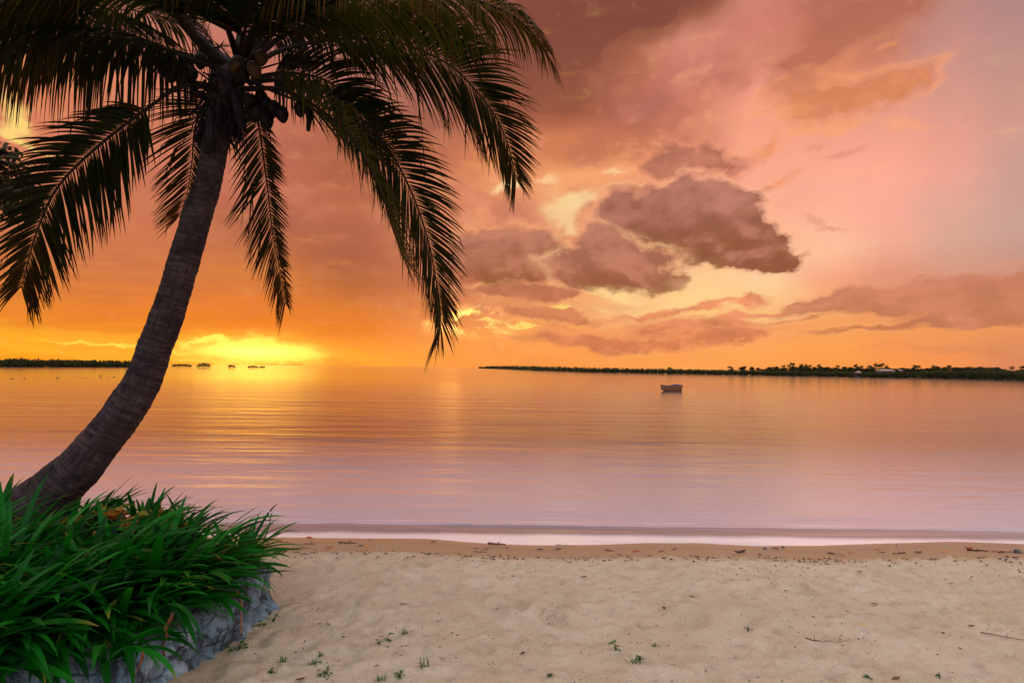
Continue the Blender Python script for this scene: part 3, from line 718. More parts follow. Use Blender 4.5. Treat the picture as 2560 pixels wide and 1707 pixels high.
FR = [
 # lower left, spine in view
 dict(path=[(505, 205, 4.75), (450, 193, 4.65), (400, 206, 4.55), (350, 241, 4.5), (235, 328, 4.42), (137, 424, 4.4), (87, 525, 4.4), (60, 618, 4.4), (48, 662, 4.42)], lens=(1, .66), side_droop=(.8, 1.5), roll=(50, 38), t0=.27, Lmax=.80, droop=.75, r0=.036, n=92, kinkp=.22, w=.040, browntip=.35, amax=55),
 # behind the trunk, left
 dict(path=[(515, 215, 4.95), (470, 238, 5.3), (447, 300, 5.5), (441, 370, 5.6), (430, 440, 5.7), (412, 500, 5.7)], roll=8, t0=.13, Lmax=.66, droop=.45, r0=.022, n=66, browntip=.8, brown=.10, w=.034, lens=(.6, 1), amax=50),
 # behind, right of the trunk
 dict(path=[(555, 215, 4.95), (582, 250, 5.3), (596, 300, 5.5), (606, 370, 5.6), (615, 437, 5.6), (627, 540, 5.65), (645, 630, 5.65), (656, 700, 5.65)], roll=-6, t0=.12, Lmax=.68, droop=.6, r0=.024, n=88, brown=.12, browntip=.6, w=.034, lens=(.42, 1), amax=52, kinkp=.2),
 # big right lower, outer with its spine in view
 dict(path=[(570, 190, 4.85), (640, 185, 4.9), (730, 205, 4.95), (810, 258, 5.0), (885, 333, 5.0), (940, 430, 5.0), (980, 540, 5.0), (1003, 650, 5.0), (1012, 720, 5.0), (1012, 768, 5.0)], lens=(.78, 1), side_droop=(1.5, .8), roll=(-50, -32), t0=.22, Lmax=.84, droop=.75, n=104, kinkp=.18, w=.040, browntip=.25),
 # inner right lower, closer
 dict(path=[(560, 205, 4.7), (640, 205, 4.55), (705, 232, 4.45), (773, 282, 4.35), (830, 350, 4.3), (872, 430, 4.3), (900, 520, 4.3), (925, 590, 4.3)], roll=(-22, -10), t0=.20, Lmax=.78, droop=1.0, n=92, kinkp=.18, w=.036, light=.5, browntip=.2),
 # right outer
 dict(path=[(575, 160, 4.8), (640, 118, 4.85), (760, 92, 4.95), (900, 95, 5.0), (1025, 145, 5.0), (1090, 205, 5.0), (1138, 268, 5.0), (1166, 330, 5.0), (1180, 385, 5.0), (1186, 415, 5.0)], lens=(.82, 1), side_droop=(1.1, .8), tipf=.32, roll=(-20, -46), t0=.25, Lmax=.98, droop=.95, n=108, kinkp=.2, w=.040, browntip=.3),
 # top right, towards the camera
 dict(path=[(570, 150, 4.75), (610, 95, 4.6), (660, 48, 4.4), (750, 8, 4.15), (870, -16, 3.95), (1000, -18, 3.8), (1100, 4, 3.7), (1175, 36, 3.65), (1222, 75, 3.62), (1252, 118, 3.6)], roll=(-8, -18), t0=.17, Lmax=.86, droop=3.2, n=118, light=1.0, w=.036, browntip=.6, r0=.040, tipf=.35),
 # top left, towards the camera
 dict(path=[(520, 160, 4.75), (440, 75, 4.5), (383, 0, 4.3), (310, -45, 4.1), (210, -58, 3.95), (110, -40, 3.85), (20, 0, 3.8), (-60, 70, 3.8), (-120, 150, 3.8)], roll=10, t0=.2, Lmax=1.18, droop=2.8, n=122, light=.5, w=.038, r0=.040, tipf=.7),
 # left, flatter pair
 dict(path=[(530, 155, 4.85), (440, 128, 4.95), (330, 98, 5.0), (200, 76, 5.0), (80, 68, 5.0), (-40, 80, 5.0), (-160, 130, 5.0)], roll=12, t0=.16, Lmax=1.22, droop=2.4, n=118, w=.040, tipf=.8),
 dict(path=[(540, 172, 4.8), (450, 140, 4.6), (330, 100, 4.5), (200, 84, 4.4), (80, 92, 4.35), (-30, 130, 4.3), (-110, 200, 4.3)], roll=-15, t0=.2, Lmax=.86, droop=2.2, n=104, w=.038, tipf=.7),
 # upwards
 dict(path=[(545, 140, 4.8), (550, 60, 4.9), (540, -40, 5.0), (500, -150, 5.1), (420, -230, 5.2)], roll=0, t0=.22, Lmax=.8, droop=1.0, n=80, w=.040),
 dict(path=[(560, 130, 4.75), (590, 60, 4.6), (628, -20, 4.5), (680, -110, 4.4), (760, -180, 4.3), (880, -220, 4.2)], roll=0, t0=.25, Lmax=.8, droop=1.2, n=90, w=.04, r0=.036),
 dict(path=[(550, 140, 4.7), (520, 60, 4.4), (480, -30, 4.1), (420, -110, 3.8), (330, -160, 3.6)], roll=0, t0=.22, Lmax=.9, droop=1.5, n=80, w=.038),
 dict(path=[(565, 150, 4.85), (650, 84, 5.1), (760, 40, 5.3), (880, 32, 5.5), (990, 52, 5.6), (1080, 100, 5.7)], roll=-5, t0=.18, Lmax=1.0, droop=1.5, n=104, w=.04),
 dict(path=[(535, 150, 4.9), (470, 96, 5.2), (400, 50, 5.4), (310, 25, 5.6), (210, 30, 5.7), (120, 70, 5.8)], roll=5, t0=.16, Lmax=1.0, droop=1.5, n=96, w=.04, tipf=.8),
 dict(path=[(550, 140, 4.7), (565, 60, 4.3), (600, -30, 3.9), (650, -100, 3.6)], roll=0, t0=.22, Lmax=.8, droop=1.3, n=64, w=.038),
 # dark, hanging close to the crown on the right and left
 dict(path=[(580, 182, 4.9), (660, 168, 5.2), (740, 182, 5.4), (800, 225, 5.5), (840, 290, 5.5), (870, 370, 5.5)], roll=-20, t0=.15, Lmax=.78, droop=1.2, n=90, w=.038),
 dict(path=[(535, 165, 4.9), (480, 110, 5.0), (440, 60, 5.1), (420, 0, 5.2), (430, -60, 5.2)], roll=20, t0=.12, Lmax=.8, droop=1.5, n=70, w=.04),
 dict(path=[(560, 150, 4.9), (590, 100, 5.1), (640, 50, 5.2), (720, 20, 5.3), (800, 30, 5.4)], roll=0, t0=.15, Lmax=.7, droop=1.5, n=70, w=.036),
]
for k in FR: frond(**k)
# crown boot, fibres, bracts, nuts
def crown_bits():
    cpt = zat(528, 185, 4.78)
    mb = MB()
    for i in range(260):                                       # ragged fibre and old leaf bases round the neck
        a = rnd.uniform(0, 2 * math.pi); h = rnd.uniform(-.30, .22)
        ax = at(548 + 18 * (h + .3), 262 - h * 260, 4.8); r = rnd.uniform(.10, .15)
        p0 = ax + Vector((math.cos(a) * r, math.sin(a) * r, 0))
        d = Vector((math.cos(a) * .5, math.sin(a) * .5, rnd.uniform(-1.2, .3))).normalized(); l = rnd.uniform(.06, .22)
        p1 = p0 + d * l * .6; p2 = p1 + Vector((d.x * .3, d.y * .3, -1)).normalized() * l * .5
        mb.tube([p0, p1, p2], [rnd.uniform(.006, .016), .006, .002], 4, False)
    to_local(mb, palm).build('fibre_sheath', M['fibre'], palm)
    for path, w in (([(478, 250), (482, 290), (474, 330), (470, 352)], .052), ([(533, 205), (541, 240), (548, 275), (560, 303)], .040), ([(500, 235), (499, 270), (494, 312)], .024), ([(505, 165), (525, 190), (515, 222)], .045), ([(702, 232), (708, 262), (706, 300)], .022)):
        pts = spline([zat(x, y, 4.60 + .0008 * (300 - y) * 0) for x, y in path], 12); vs = []; fs = []
        for i, p in enumerate(pts):
            s = i / 11; ww = w * math.sin(math.pi * min(.97, s * .85 + .15)) ** .7
            vs += [p + Vector((-ww, .03, 0)), p + Vector((-ww * .4, -.012, 0)), p + Vector((ww * .4, -.016, 0)), p + Vector((ww, .03, .0))]
            if i: b = 4 * i; fs += [(b - 4 + k, b - 3 + k, b + 1 + k, b + k) for k in range(3)]
        m = MB(); m.add(vs, fs); o = to_local(m, palm).build('dry_bract', M['bract'], palm)
        so = o.modifiers.new('t', 'SOLIDIFY'); so.thickness = .004
    def nut(x, y, Y, r, mt, tilt):
        bm = bmesh.new(); bmesh.ops.create_uvsphere(bm, u_segments=18, v_segments=12, radius=1)
        c = zat(x, y, Y); rot = Matrix.Rotation(tilt, 3, 'Y') @ Matrix.Rotation(rnd.uniform(0, 3), 3, 'Z')
        for v in bm.verts:
            a = math.atan2(v.co.y, v.co.x); k = 1 + .06 * math.cos(3 * a)
            pt = 1 + .22 * max(0, -v.co.z - .3)
            v.co = rot @ Vector((v.co.x * r * k * .92 * (1 - .18 * max(0, -v.co.z)), v.co.y * r * k * .92 * (1 - .18 * max(0, -v.co.z)), v.co.z * r * 1.15 * pt)) + c
        me = bpy.data.meshes.new('coconut'); 
        for v in bm.verts: v.co -= palm.location
        bm.to_mesh(me); bm.free(); me.materials.append(M[mt]); me.shade_smooth()
        o = bpy.data.objects.new('coconut', me); C.objects.link(o); o.parent = palm; return o
    for x, y in ((542, 146), (556, 152)): pass
    for x, y, Y, r, mt, tl in ((545, 148, 4.5, .062, 'coconut', .5), (558, 170, 4.52, .058, 'coconut_dark', -.2), (583, 160, 4.48, .062, 'coconut', -.3), (600, 132, 4.52, .058, 'coconut', .1), (552, 178, 4.6, .06, 'coconut_dark', .3),
                               (575, 235, 4.62, .062, 'coconut_dark', .2), (592, 262, 4.6, .062, 'coconut_dark', .5), (612, 276, 4.6, .06, 'coconut_dark', -.3), (628, 250, 4.65, .062, 'coconut_dark', .1), (648, 262, 4.62, .06, 'coconut_dark', -.2),
                               (610, 240, 4.7, .06, 'coconut_dark', .2), (690, 250, 4.62, .056, 'coconut_dark', 0), (600, 225, 4.7, .058, 'coconut_dark', .0),
                               (375, 158, 4.6, .056, 'coconut_dark', 0), (395, 172, 4.6, .056, 'coconut_dark', .2), (440, 168, 4.6, .054, 'coconut_dark', -.2), (425, 182, 4.62, .054, 'coconut_dark', .1),
                               (460, 140, 4.65, .058, 'coconut_dark', 0)):
        nut(x, y, Y, r, mt, tl)
    for path in ([(560, 180, 4.7), (585, 205, 4.68), (600, 225, 4.7), (610, 245, 4.7)], [(520, 165, 4.7), (470, 140, 4.65), (430, 150, 4.65), (395, 165, 4.62)], [(570, 185, 4.7), (640, 215, 4.66), (690, 235, 4.64)], [(545, 140, 4.7), (560, 150, 4.55), (575, 155, 4.5)]):
        m = MB(); m.tube(spline([zat(*p) for p in path], 12), [.018 - .001 * i for i in range(12)], 6)
        to_local(m, palm).build('fruit_stalk', M['midrib'], palm)
    # thin bare flower stalks between the petioles, two bunches
    for cnt_, x0, x1, y0, y1, Y, dx in ((26, 655, 665, 135, 145, 4.9, (.1, .35)), (20, 500, 510, 100, 112, 4.7, (-.3, .3))):
        m = MB(); q = zat((x0 + x1) / 2, (y0 + y1) / 2, Y)
        m.tube([zat(560, 170, 4.75), q], [.012, .006], 5)
        for i in range(cnt_):
            p1 = q + Vector((rnd.uniform(*dx), rnd.uniform(-.1, .1), rnd.uniform(-.16, .14)))
            m.tube([q, (q + p1) / 2 + Vector((0, 0, rnd.uniform(-.03, .03))), p1], [.004, .003, .0015], 4, False)
        to_local(m, palm).build('flower_stalk', M['midrib'], palm)
crown_bits()

# ------------------------------------------------------------------ strap-leaved plants of the bed
def strap_leaf(mb, base, az, L, W, lean, curve, col, K=12, fold=.30, twist=0.):
    H = Vector((math.cos(az), math.sin(az), 0)); side = Vector((-H.y, H.x, 0))
    p = Vector(base); th = lean; vs = []; fs = []
    c = []
    for k in range(K + 1):
        s = k / K
        d = H * math.sin(th) + Vector((0, 0, 1)) * math.cos(th)
        n = side.cross(d)
        w = W * .5 * min(1, .55 + s * 1.8) * max(0, 1 - s ** 3.0) ** .75
        sd = (side * math.cos(twist * s) + n * math.sin(twist * s))
        vs += [p - sd * w + n * w * fold * -1, p - n * w * 0, p + sd * w + n * w * fold * -1]
        if k: b = 3 * k; fs += [(b - 3, b - 2, b + 1, b), (b - 2, b - 1, b + 2, b + 1)]
        p = p + d * (L / K); th += curve / K * (.4 + 1.2 * s)
        tipb = max(0, s - .88) * 8 * col[2]
        c += [(min(1, col[0] + tipb), col[1], 0)] * 3
    b0 = len(mb.v); mb.v.extend([tuple(v) for v in vs]); mb.f.extend([tuple(i + b0 for i in f) for f in fs]); mb.c.extend(c)
def bedz(x, y): return BED - .01 + .05 * mnoise.noise(Vector((x * 2, y * 2, 0)))
def clump(mb, x, y, n, Ls, lean0=(.1, .9), bias=0., z=None, Wd=(.024, .040), curve=(.5, 1.6)):
    z = bedz(x, y) if z is None else z
    a0 = rnd.uniform(0, 6.28)
    for i in range(n):
        a = a0 + i * 2.4 + rnd.uniform(-.4, .4)
        if rnd.random() < bias: a = rnd.gauss(-.15, .75)
        L = rnd.uniform(*Ls)
        br = rnd.uniform(.5, .95) if rnd.random() < .003 else 0
        strap_leaf(mb, (x + rnd.uniform(-.03, .03), y + rnd.uniform(-.03, .03), z), a, L, rnd.uniform(*Wd), rnd.uniform(*lean0), rnd.uniform(*curve), (br, max(0, min(1, rnd.gauss(.35, .35))), rnd.random() < .08), twist=rnd.uniform(-.5, .5))
mass = MB(); cnt = 0; tries = 0
while cnt < 165 and tries < 20000:
    tries += 1
    x = rnd.uniform(-5.0, -1.5); y = rnd.uniform(1.9, 5.0)
    if not bed_in(x, y, .10): continue
    if x < -.98 * y - .25: continue
    if x > -1.86: continue
    if any(abs(x - bx * y / by) < .15 and by - .8 < y < by + .1 for bx, by in ((-2.98, 4.4), (-3.32, 4.45), (-2.32, 4.3))): continue
    if (x + 3.9) ** 2 + (y - 4.45) ** 2 < .2: continue
    sc = 1.0 if y < 3.7 else .68
    clump(mass, x, y, rnd.randint(9, 14), (.44 * sc, .78 * sc), bias=.55, lean0=(.35, 1.25), curve=(.4, 1.6), Wd=(.034 * (sc + .1), .056 * (sc + .1))); cnt += 1
for i in range(30):                                            # the edge row leans out over the wall
    f = i / 29; p, t = sample(wp, wl, .20 + .115 * f); nrm = Vector((t.y, -t.x, 0)); q = p - nrm * rnd.uniform(.12, .30)
    a0 = math.atan2(nrm.y, nrm.x); z = bedz(q.x, q.y)
    for k in range(rnd.randint(5, 8)):
        a = a0 + rnd.gauss(.25, .6)
        strap_leaf(mass, (q.x, q.y, z), a, rnd.uniform(.38, .66), rnd.uniform(.030, .046), rnd.uniform(.5, 1.1), rnd.uniform(.9, 1.9), (0, max(0, min(1, rnd.gauss(.45, .35))), rnd.random() < .1), twist=rnd.uniform(-.5, .5))
o = mass.build('strap_leaf_plants', M['strap'], smooth_=True)
tag(o, 'dense dark green strap leaves filling the raised bed', 'plant', kind='stuff')
def lily(px, py, Y, label, n=13, Ls=(.5, .75), **k):
    p = zat(px, py, Y); root = empty('strap_leaf_plant', (p.x, p.y, bedz(p.x, p.y)), label, 'plant', 'large strap leaved plants in front of the bed')
    mb = MB(); clump(mb, p.x, p.y, n, Ls, **k); to_local(mb, root).build('foliage', M['strap'], root); return root
lily(330, 1420, 3.0, 'strap leaved plant arching over the front of the stone wall towards the sand', 17, (.5, .78), bias=.6, lean0=(.5, 1.1), curve=(.9, 1.7), Wd=(.032, .044))
lily(120, 1480, 2.75, 'strap leaved plant in the bottom left corner with long leaves bending down', 16, (.42, .66), lean0=(.5, 1.2), curve=(1.2, 2.0), Wd=(.034, .046))
lily(250, 1500, 2.72, 'strap leaved plant hanging low over the wall beside the dried brown leaf', 12, (.35, .55), lean0=(.6, 1.2), curve=(1.2, 2.0), Wd=(.03, .042), bias=.4)
lily(20, 1330, 3.2, 'tall upright strap leaved plant at the left edge in front of the palm trunk', 14, (.6, .85), lean0=(.05, .5), curve=(.5, 1.3), Wd=(.032, .046))
lily(515, 1292, 3.8, 'strap leaved plant on the far corner of the bed, leaves reaching out over the beach', 18, (.30, .46), lean0=(.4, 1.1), curve=(.3, 1.1), bias=.7, Wd=(.02, .03))
# broad yellow-green leaves behind
def broadleaf(x, y, Y, label, n, hue):
    p = zat(x, y, Y); root = empty('broad_leaf_plant', (p.x, p.y, BED), label, 'plant', 'broad leaved plants among the strap leaves')
    mb = MB(); st = MB()
    for i in range(n):
        a = rnd.uniform(0, 6.28); r = rnd.uniform(.02, .12); z = p.z + rnd.uniform(-.05, .03)
        c = Vector((p.x + math.cos(a) * r, p.y + math.sin(a) * r, z)); st.tube([(p.x, p.y, BED), c], [.006, .003], 5)
        d = Vector((math.cos(a), math.sin(a), rnd.uniform(-.1, .5))).normalized(); s = d.cross(Vector((0, 0, 1))).normalized(); nn = s.cross(d)
        L = rnd.uniform(.13, .20); W = L * .32; vs = []; fs = []
        for k in range(8):
            q = k / 7; w = W * math.sin(math.pi * q ** .8) ; pc = c + d * L * q - Vector((0, 0, 1)) * .05 * q * q
            vs += [pc - s * w + nn * .015 * (1 + math.sin(q * 14)), pc, pc + s * w + nn * .015 * (1 + math.cos(q * 12))]
            if k: b = 3 * k; fs += [(b - 3, b - 2, b + 1, b), (b - 2, b - 1, b + 2, b + 1)]
        mb.add(vs, fs, (hue if rnd.random() < .5 else 0., rnd.uniform(.3, 1), 0))
    to_local(mb, root).build('foliage', M['broad'], root); to_local(st, root).build('stem', M['midrib'], root)
broadleaf(215, 1188, 4.45, 'broad leaved plant with orange tinged leaves beside the palm trunk', 8, .9)
broadleaf(300, 1190, 4.4, 'yellow green broad leaved plant with one orange leaf standing above the strap leaves', 12, .7)
broadleaf(430, 1208, 4.3, 'plain yellow green broad leaved plant low among the strap leaves', 12, .1)
# spider lily flower
M['petal'] = simple('white_petal', (.72, .62, .60), (.8, .72, .70), 8, .6)
def flower():
    base = zat(604, 1245, 4.0); root = empty('spider_lily_flower', base, 'thin white spider lily flower standing above the far corner of the bed', 'flower')
    tip = zat(624, 1178, 4.0); st = MB(); st.tube([base, (base + tip) / 2 + Vector((.01, 0, 0)), tip], [.005, .004, .004], 6); to_local(st, root).build('stem', M['weed'], root)
    mb = MB()
    for pts in ([(624, 1178), (610, 1170), (604, 1167)], [(624, 1178), (640, 1178), (650, 1198)], [(624, 1178), (620, 1190), (612, 1196)], [(637, 1198), (648, 1192), (658, 1180)], [(624, 1178), (634, 1186), (640, 1196)], [(624, 1178), (616, 1176), (608, 1180)]):
        P = spline([zat(x, y, 4.0 + rnd.uniform(-.03, .03)) for x, y in pts], 8); mb.tube(P, [.0045 * (1 - .7 * i / 7) for i in range(8)], 4, flat=.5)
    to_local(mb, root).build('petals', M['petal'], root)
flower()
# dried brown leaf and orange root hanging over the wall
M['dry'] = simple('dry_leaf', (.10, .03, .012), (.20, .07, .025), 18, .8)
M['orange'] = simple('orange_root', (.30, .09, .012), (.42, .15, .02), 20, .7)
def hang(name, pts, Y, w, mt, label, cat):
    P = spline([zat(x, y, Y) for x, y in pts], 26); m = MB(); vs = []; fs = []
    for i, p in enumerate(P):
        a = 1.1 * mnoise.noise(Vector((i * .35, 0, Y))); ww = w * (1 - abs(i / 25 - .4) * 1.2)
        s = Vector((math.cos(a * 2), math.sin(a * 2), 0)) * ww; vs += [p - s, p + Vector((0, -ww * .6, 0)), p + s]
        if i: b = 3 * i; fs += [(b - 3, b - 2, b + 1, b), (b - 2, b - 1, b + 2, b + 1)]
    m.add(vs, fs); root = m.build(name, M[mt], None, origin=tuple(P[-1])); so = root.modifiers.new('t', 'SOLIDIFY'); so.thickness = .003
    tag(root, label, cat)
hang('dried_leaf', [(398, 1405), (390, 1425), (382, 1440), (384, 1460), (376, 1480), (378, 1505)], 2.78, .010, 'dry', 'curled brown dried leaf hanging in front of the stone wall', 'leaf')
hang('hanging_root', [(540, 1345), (552, 1370), (556, 1400), (554, 1430), (555, 1455)], 3.26, .0035, 'orange', 'thin orange root trailing down the stone wall near its corner', 'root')
hang('dried_leaf', [(330, 1490), (325, 1515), (318, 1535), (308, 1556)], 2.62, .007, 'dry', 'thin brown dried leaf hanging low over the wall at the bottom of the picture', 'leaf')

# ------------------------------------------------------------------ feathery tree at the left edge
def left_tree():
    root = empty('broadleaf_tree', (-7.6, 6.6, .25), 'dark feathery leaved tree reaching in from the left edge behind the palm fronds', 'tree')
    tb = MB(); P = spline([(-7.6, 6.6, .2), (-7.7, 6.6, 1.4), (-7.5, 6.6, 2.8), (-7.6, 6.6, 4.2), (-7.8, 6.6, 5.4)], 24)
    tb.tube(P, [.15 * (1 - .7 * i / 23) for i in range(24)], 10); trunk_ = to_local(tb, root).build('trunk', M['bark_tree'], root)
    br = MB(); lf = MB()
    ends = [(30, 348), (14, 385), (60, 400), (20, 430), (55, 432), (18, 470), (45, 468), (-20, 365), (-30, 420), (-20, 500), (-80, 300), (-100, 400), (-60, 520), (-130, 480), (-150, 250), (-60, 220), (-180, 380), (-220, 300), (90, 455)]
    for ex, ey in ends:
        e = zat(ex, ey, 6.6 + rnd.uniform(-.5, .5)); s = P[min(23, 12 + int(rnd.uniform(0, 8)))]
        pts = spline([s, s.lerp(e, .4) + Vector((0, 0, -.1)), s.lerp(e, .75) + Vector((0, 0, .05)), e], 14)
        br.tube(pts, [.035 * (1 - .88 * i / 13) for i in range(14)], 5)
        for i in range(5, 14):
            for _ in range(5):
                p = pts[i]; d = Vector((rnd.uniform(-1, 1), rnd.uniform(-1, 1), rnd.uniform(-.5, .6))).normalized(); L = rnd.uniform(.12, .28)
                q = p
                for k in range(9):
                    q = q + d * L / 9; d = (d + Vector((0, 0, -.10))).normalized()
                    for sgn in (-1, 1):
                        s2 = d.cross(Vector((0, 0, 1))).normalized() * sgn; dd = (d * .5 + s2 + Vector((0, 0, -.5))).normalized(); l = rnd.uniform(.06, .10); wv = d * .016
                        lf.add([q, q + dd * l * .4 + wv, q + dd * l, q + dd * l * .4 - wv], [(0, 1, 2, 3)], (0, rnd.random(), 0))
    to_local(br, root).build('branches', M['bark_tree'], root); to_local(lf, root).build('crown', M['tree'], root)
left_tree()

# ------------------------------------------------------------------ distant shores
def sea_pt(px, py, z=0.):
    d = ray(px, py); t = (z - CAM_H) / d.z; return Vector((0, 0, CAM_H)) + d * t
def leafball(mb, c, rx, ry, rz, n, s, flatb=True):
    for _ in range(n):
        while True:
            v = Vector((rnd.uniform(-1, 1), rnd.uniform(-1, 1), rnd.uniform(-1, 1)))
            if .25 < v.length < 1: break
        p = Vector((c[0] + v.x * rx, c[1] + v.y * ry, max(.05, c[2] + v.z * rz)))
        a = Vector((rnd.uniform(-1, 1), rnd.uniform(-1, 1), rnd.uniform(-1, 1))).normalized(); b = a.orthogonal().normalized(); k = s * rnd.uniform(.6, 1.3)
        mb.add([p - a * k, p - b * k * .6, p + a * k, p + b * k * .6], [(0, 1, 2, 3)], (0, min(1, max(0, rnd.gauss(.3 + .25 * v.z, .25))), 0))
M['land'] = simple('shore_land', (.035, .032, .012), (.09, .07, .03), .15, .95)
# left mangrove island, seen ~270 m away
def strip(name, line, hfun, depth, label, step=1.4, s=.55, per=22):
    mb = MB()
    for (a, b) in zip(line, line[1:]):
        a, b = Vector(a), Vector(b); n = max(1, int((b - a).length / step))
        for i in range(n):
            q = i / n; p = a.lerp(b, q)
            for r in range(depth):
                pp = p + Vector((rnd.uniform(-1, 1), r * 2.0 + rnd.uniform(-.6, .6), 0)); h = hfun(pp) * rnd.uniform(.75, 1.15)
                leafball(mb, (pp.x, pp.y, h * .45), 1.3, 1.2, h * .55, per, s)
    return tag(mb.build(name, M['far'], smooth_=False), label, 'bushes', kind='stuff')
l0 = sea_pt(-500, 909.5); 
Lline = [sea_pt(-420, 913.5), sea_pt(-150, 915), sea_pt(0, 916.8), sea_pt(120, 917), sea_pt(250, 917.2), sea_pt(335, 917.5)]
strip('mangroves', [tuple(p) for p in Lline], lambda p: 3.6 - max(0, (p.x + 230)) * .011, 4, 'long low dark mangrove island on the left horizon', 1.5)
def bush(x0, x1, ytop, ybase, label, n=None):
    a = sea_pt((x0 + x1) / 2, ybase); k = a.y / F; w = (x1 - x0) * k; h = (ybase - ytop) * k
    root = empty('mangrove_bush', (a.x, a.y, 0), label, 'bush', 'mangrove bushes standing in the water')
    mb = MB()
    for i in range(max(3, int(w / h * 3))):
        u_ = (i + .5) / max(3, int(w / h * 3)) * 2 - 1; hh = h * (1 - .35 * u_ * u_) * rnd.uniform(.85, 1.1)
        leafball(mb, (a.x + u_ * w * .42, a.y + rnd.uniform(-1, 1), hh * .55), h * .45, h * .5, hh * .45, 70, h * .09)
    to_local(mb, root).build('crown', M['far'], root, smooth_=False)
    for i in range(4):
        st = MB(); x = a.x + rnd.uniform(-.4, .4) * w; st.tube([(x, a.y, -.3), (x + rnd.uniform(-.4, .4), a.y, h * .5)], [.09, .05], 5)
        to_local(st, root).build('stem', M['farbark'], root)
bush(427, 483, 909, 917, 'long flat mangrove bush right beside the palm trunk on the horizon')
bush(491, 526, 906, 919, 'largest round mangrove bush on the left horizon')
bush(570, 587, 910, 919.5, 'smallest round mangrove bush on the left horizon')
bush(617, 646, 913, 920, 'ragged open mangrove bush, second from the right on the left horizon')
bush(647, 663, 914, 920, 'tiny ragged mangrove bush at the right end of the row')
# right headland
RB = [(1198, 920.7), (1260, 922.8), (1340, 926.5), (1400, 928.5), (1480, 930.8), (1560, 932.5), (1700, 935), (1880, 938.2), (2050, 941), (2150, 943), (2300, 945.6), (2420, 947.5), (2560, 951), (2760, 957), (3100, 966)]
Rline = [sea_pt(x, y) for x, y in RB]
# the land itself
mbl = MB(); vs = []; fs = []; K = 8
for i, p in enumerate(Rline):
    away = Vector((p.x * .25 + 60, p.y * .6 + 100, 0))
    for k in range(K):
        q = k / (K - 1); v = p + away * q * 2.2; v.z = -.3 + (1.0 * min(1, q * 14) if k else 0) + .5 * q
        vs.append(v)
for i in range(len(Rline) - 1):
    for k in range(K - 1): a = i * K + k; fs.append((a, a + K, a + K + 1, a + 1))
mbl.add(vs, fs); tag(mbl.build('headland', M['land']), 'low flat headland across the water', kind='structure')
def hh(p):
    return 1.9 if p.x < 140 else 1.9
def hrow(px):                          # pixel height of front scrub by photo column
    return float(np.interp(px, [1198, 1230, 1260, 1340, 1400, 1500, 1600, 1750, 1880, 2100, 2250, 2300, 2400, 2560], [3, 7, 8.5, 12, 12, 12, 12.5, 13, 13.5, 13.5, 14, 18, 22, 26]))
mb = MB()
for i in range(950):
    px = 1199 + (2820 - 1199) * (i / 950) ** .9 if i < 950 else 0
    if 2298 < px < 2312: continue
    py = float(np.interp(px, [a for a, b in RB], [b for a, b in RB])); p = sea_pt(px, py); k = p.y / F; h = max(.8, hrow(px) * k * rnd.uniform(.8, 1.1))
    st_ = (2820 - 1199) / 950 * k * 1.6
    for r in range(2):
        leafball(mb, (p.x + rnd.uniform(-1, 1), p.y + 1 + r * 1.5, h * .48), max(.9, st_), 1.2, h * .55, 20, max(.26, k * 1.8))
tag(mb.build('shore_scrub', M['far'], smooth_=False), 'continuous low green scrub along the water edge of the right shore', 'bushes', kind='stuff')
# broad trees behind the scrub, each a thing
def tree_proto(kind):
    root = empty('shore_tree', (0, 0, 0))
    t = MB(); t.tube([(0, 0, -.5), (.1, 0, 1.6), (0, .1, 3.2)], [.22, .16, .08], 6)
    for a in range(4): t.tube([(0, 0, 1.8 + a * .3), (math.cos(a * 1.7) * 1.1, math.sin(a * 1.7) * 1.1, 3.0 + a * .3)], [.09, .04], 5)
    t.build('trunk', M['farbark'], root); c = MB()
    for _ in range(7 + kind): leafball(c, (rnd.uniform(-1.4, 1.4), rnd.uniform(-1.2, 1.2), rnd.uniform(2.0, 4.2)), rnd.uniform(.7, 1.2), 1., rnd.uniform(.6, 1.0), 60, .26)
    leafball(c, (0, 0, 1.6), 1.8, 1.5, 1.4, 160, .28)
    c.build('crown', M['far'], root, smooth_=False); return root
def palm_proto(seed):
    root = empty('palm_tree', (0, 0, 0)); t = MB(); h = 6.0
    t.tube([(0, 0, -.5), (.15, 0, h * .5), (.3, 0, h)], [.22, .15, .12], 6); t.build('trunk', M['farbark'], root); c = MB()
    for i in range(24):
        a = i * 2.4 + seed; el = rnd.uniform(-.7, 1.4); d = Vector((math.cos(a) * math.cos(el), math.sin(a) * math.cos(el), math.sin(el))); p = Vector((.3, 0, h)); pts = []
        for k in range(7): pts.append(p.copy()); p = p + d * .27; d = (d + Vector((0, 0, -.28))).normalized()
        for k in range(6):
            s = d.cross(Vector((0, 0, 1))); s = (pts[k + 1] - pts[k]).cross(Vector((0, 0, 1))).normalized()
            w = .22 * (1 - .1 * k)
            for sg in (-1, 1):
                c.add([pts[k], pts[k + 1], pts[k] + s * sg * w + Vector((0, 0, -.42)) + (pts[k + 1] - pts[k]) * .6], [(0, 1, 2)], (0, rnd.random() * .5, 0))
    c.build('crown', M['far'], root, smooth_=False); return root
def copy_tree(o):
    c = o.copy(); C.objects.link(c)
    for ch in list(o.children):
        d = ch.copy(); C.objects.link(d); d.parent = c
    return c
used = {}
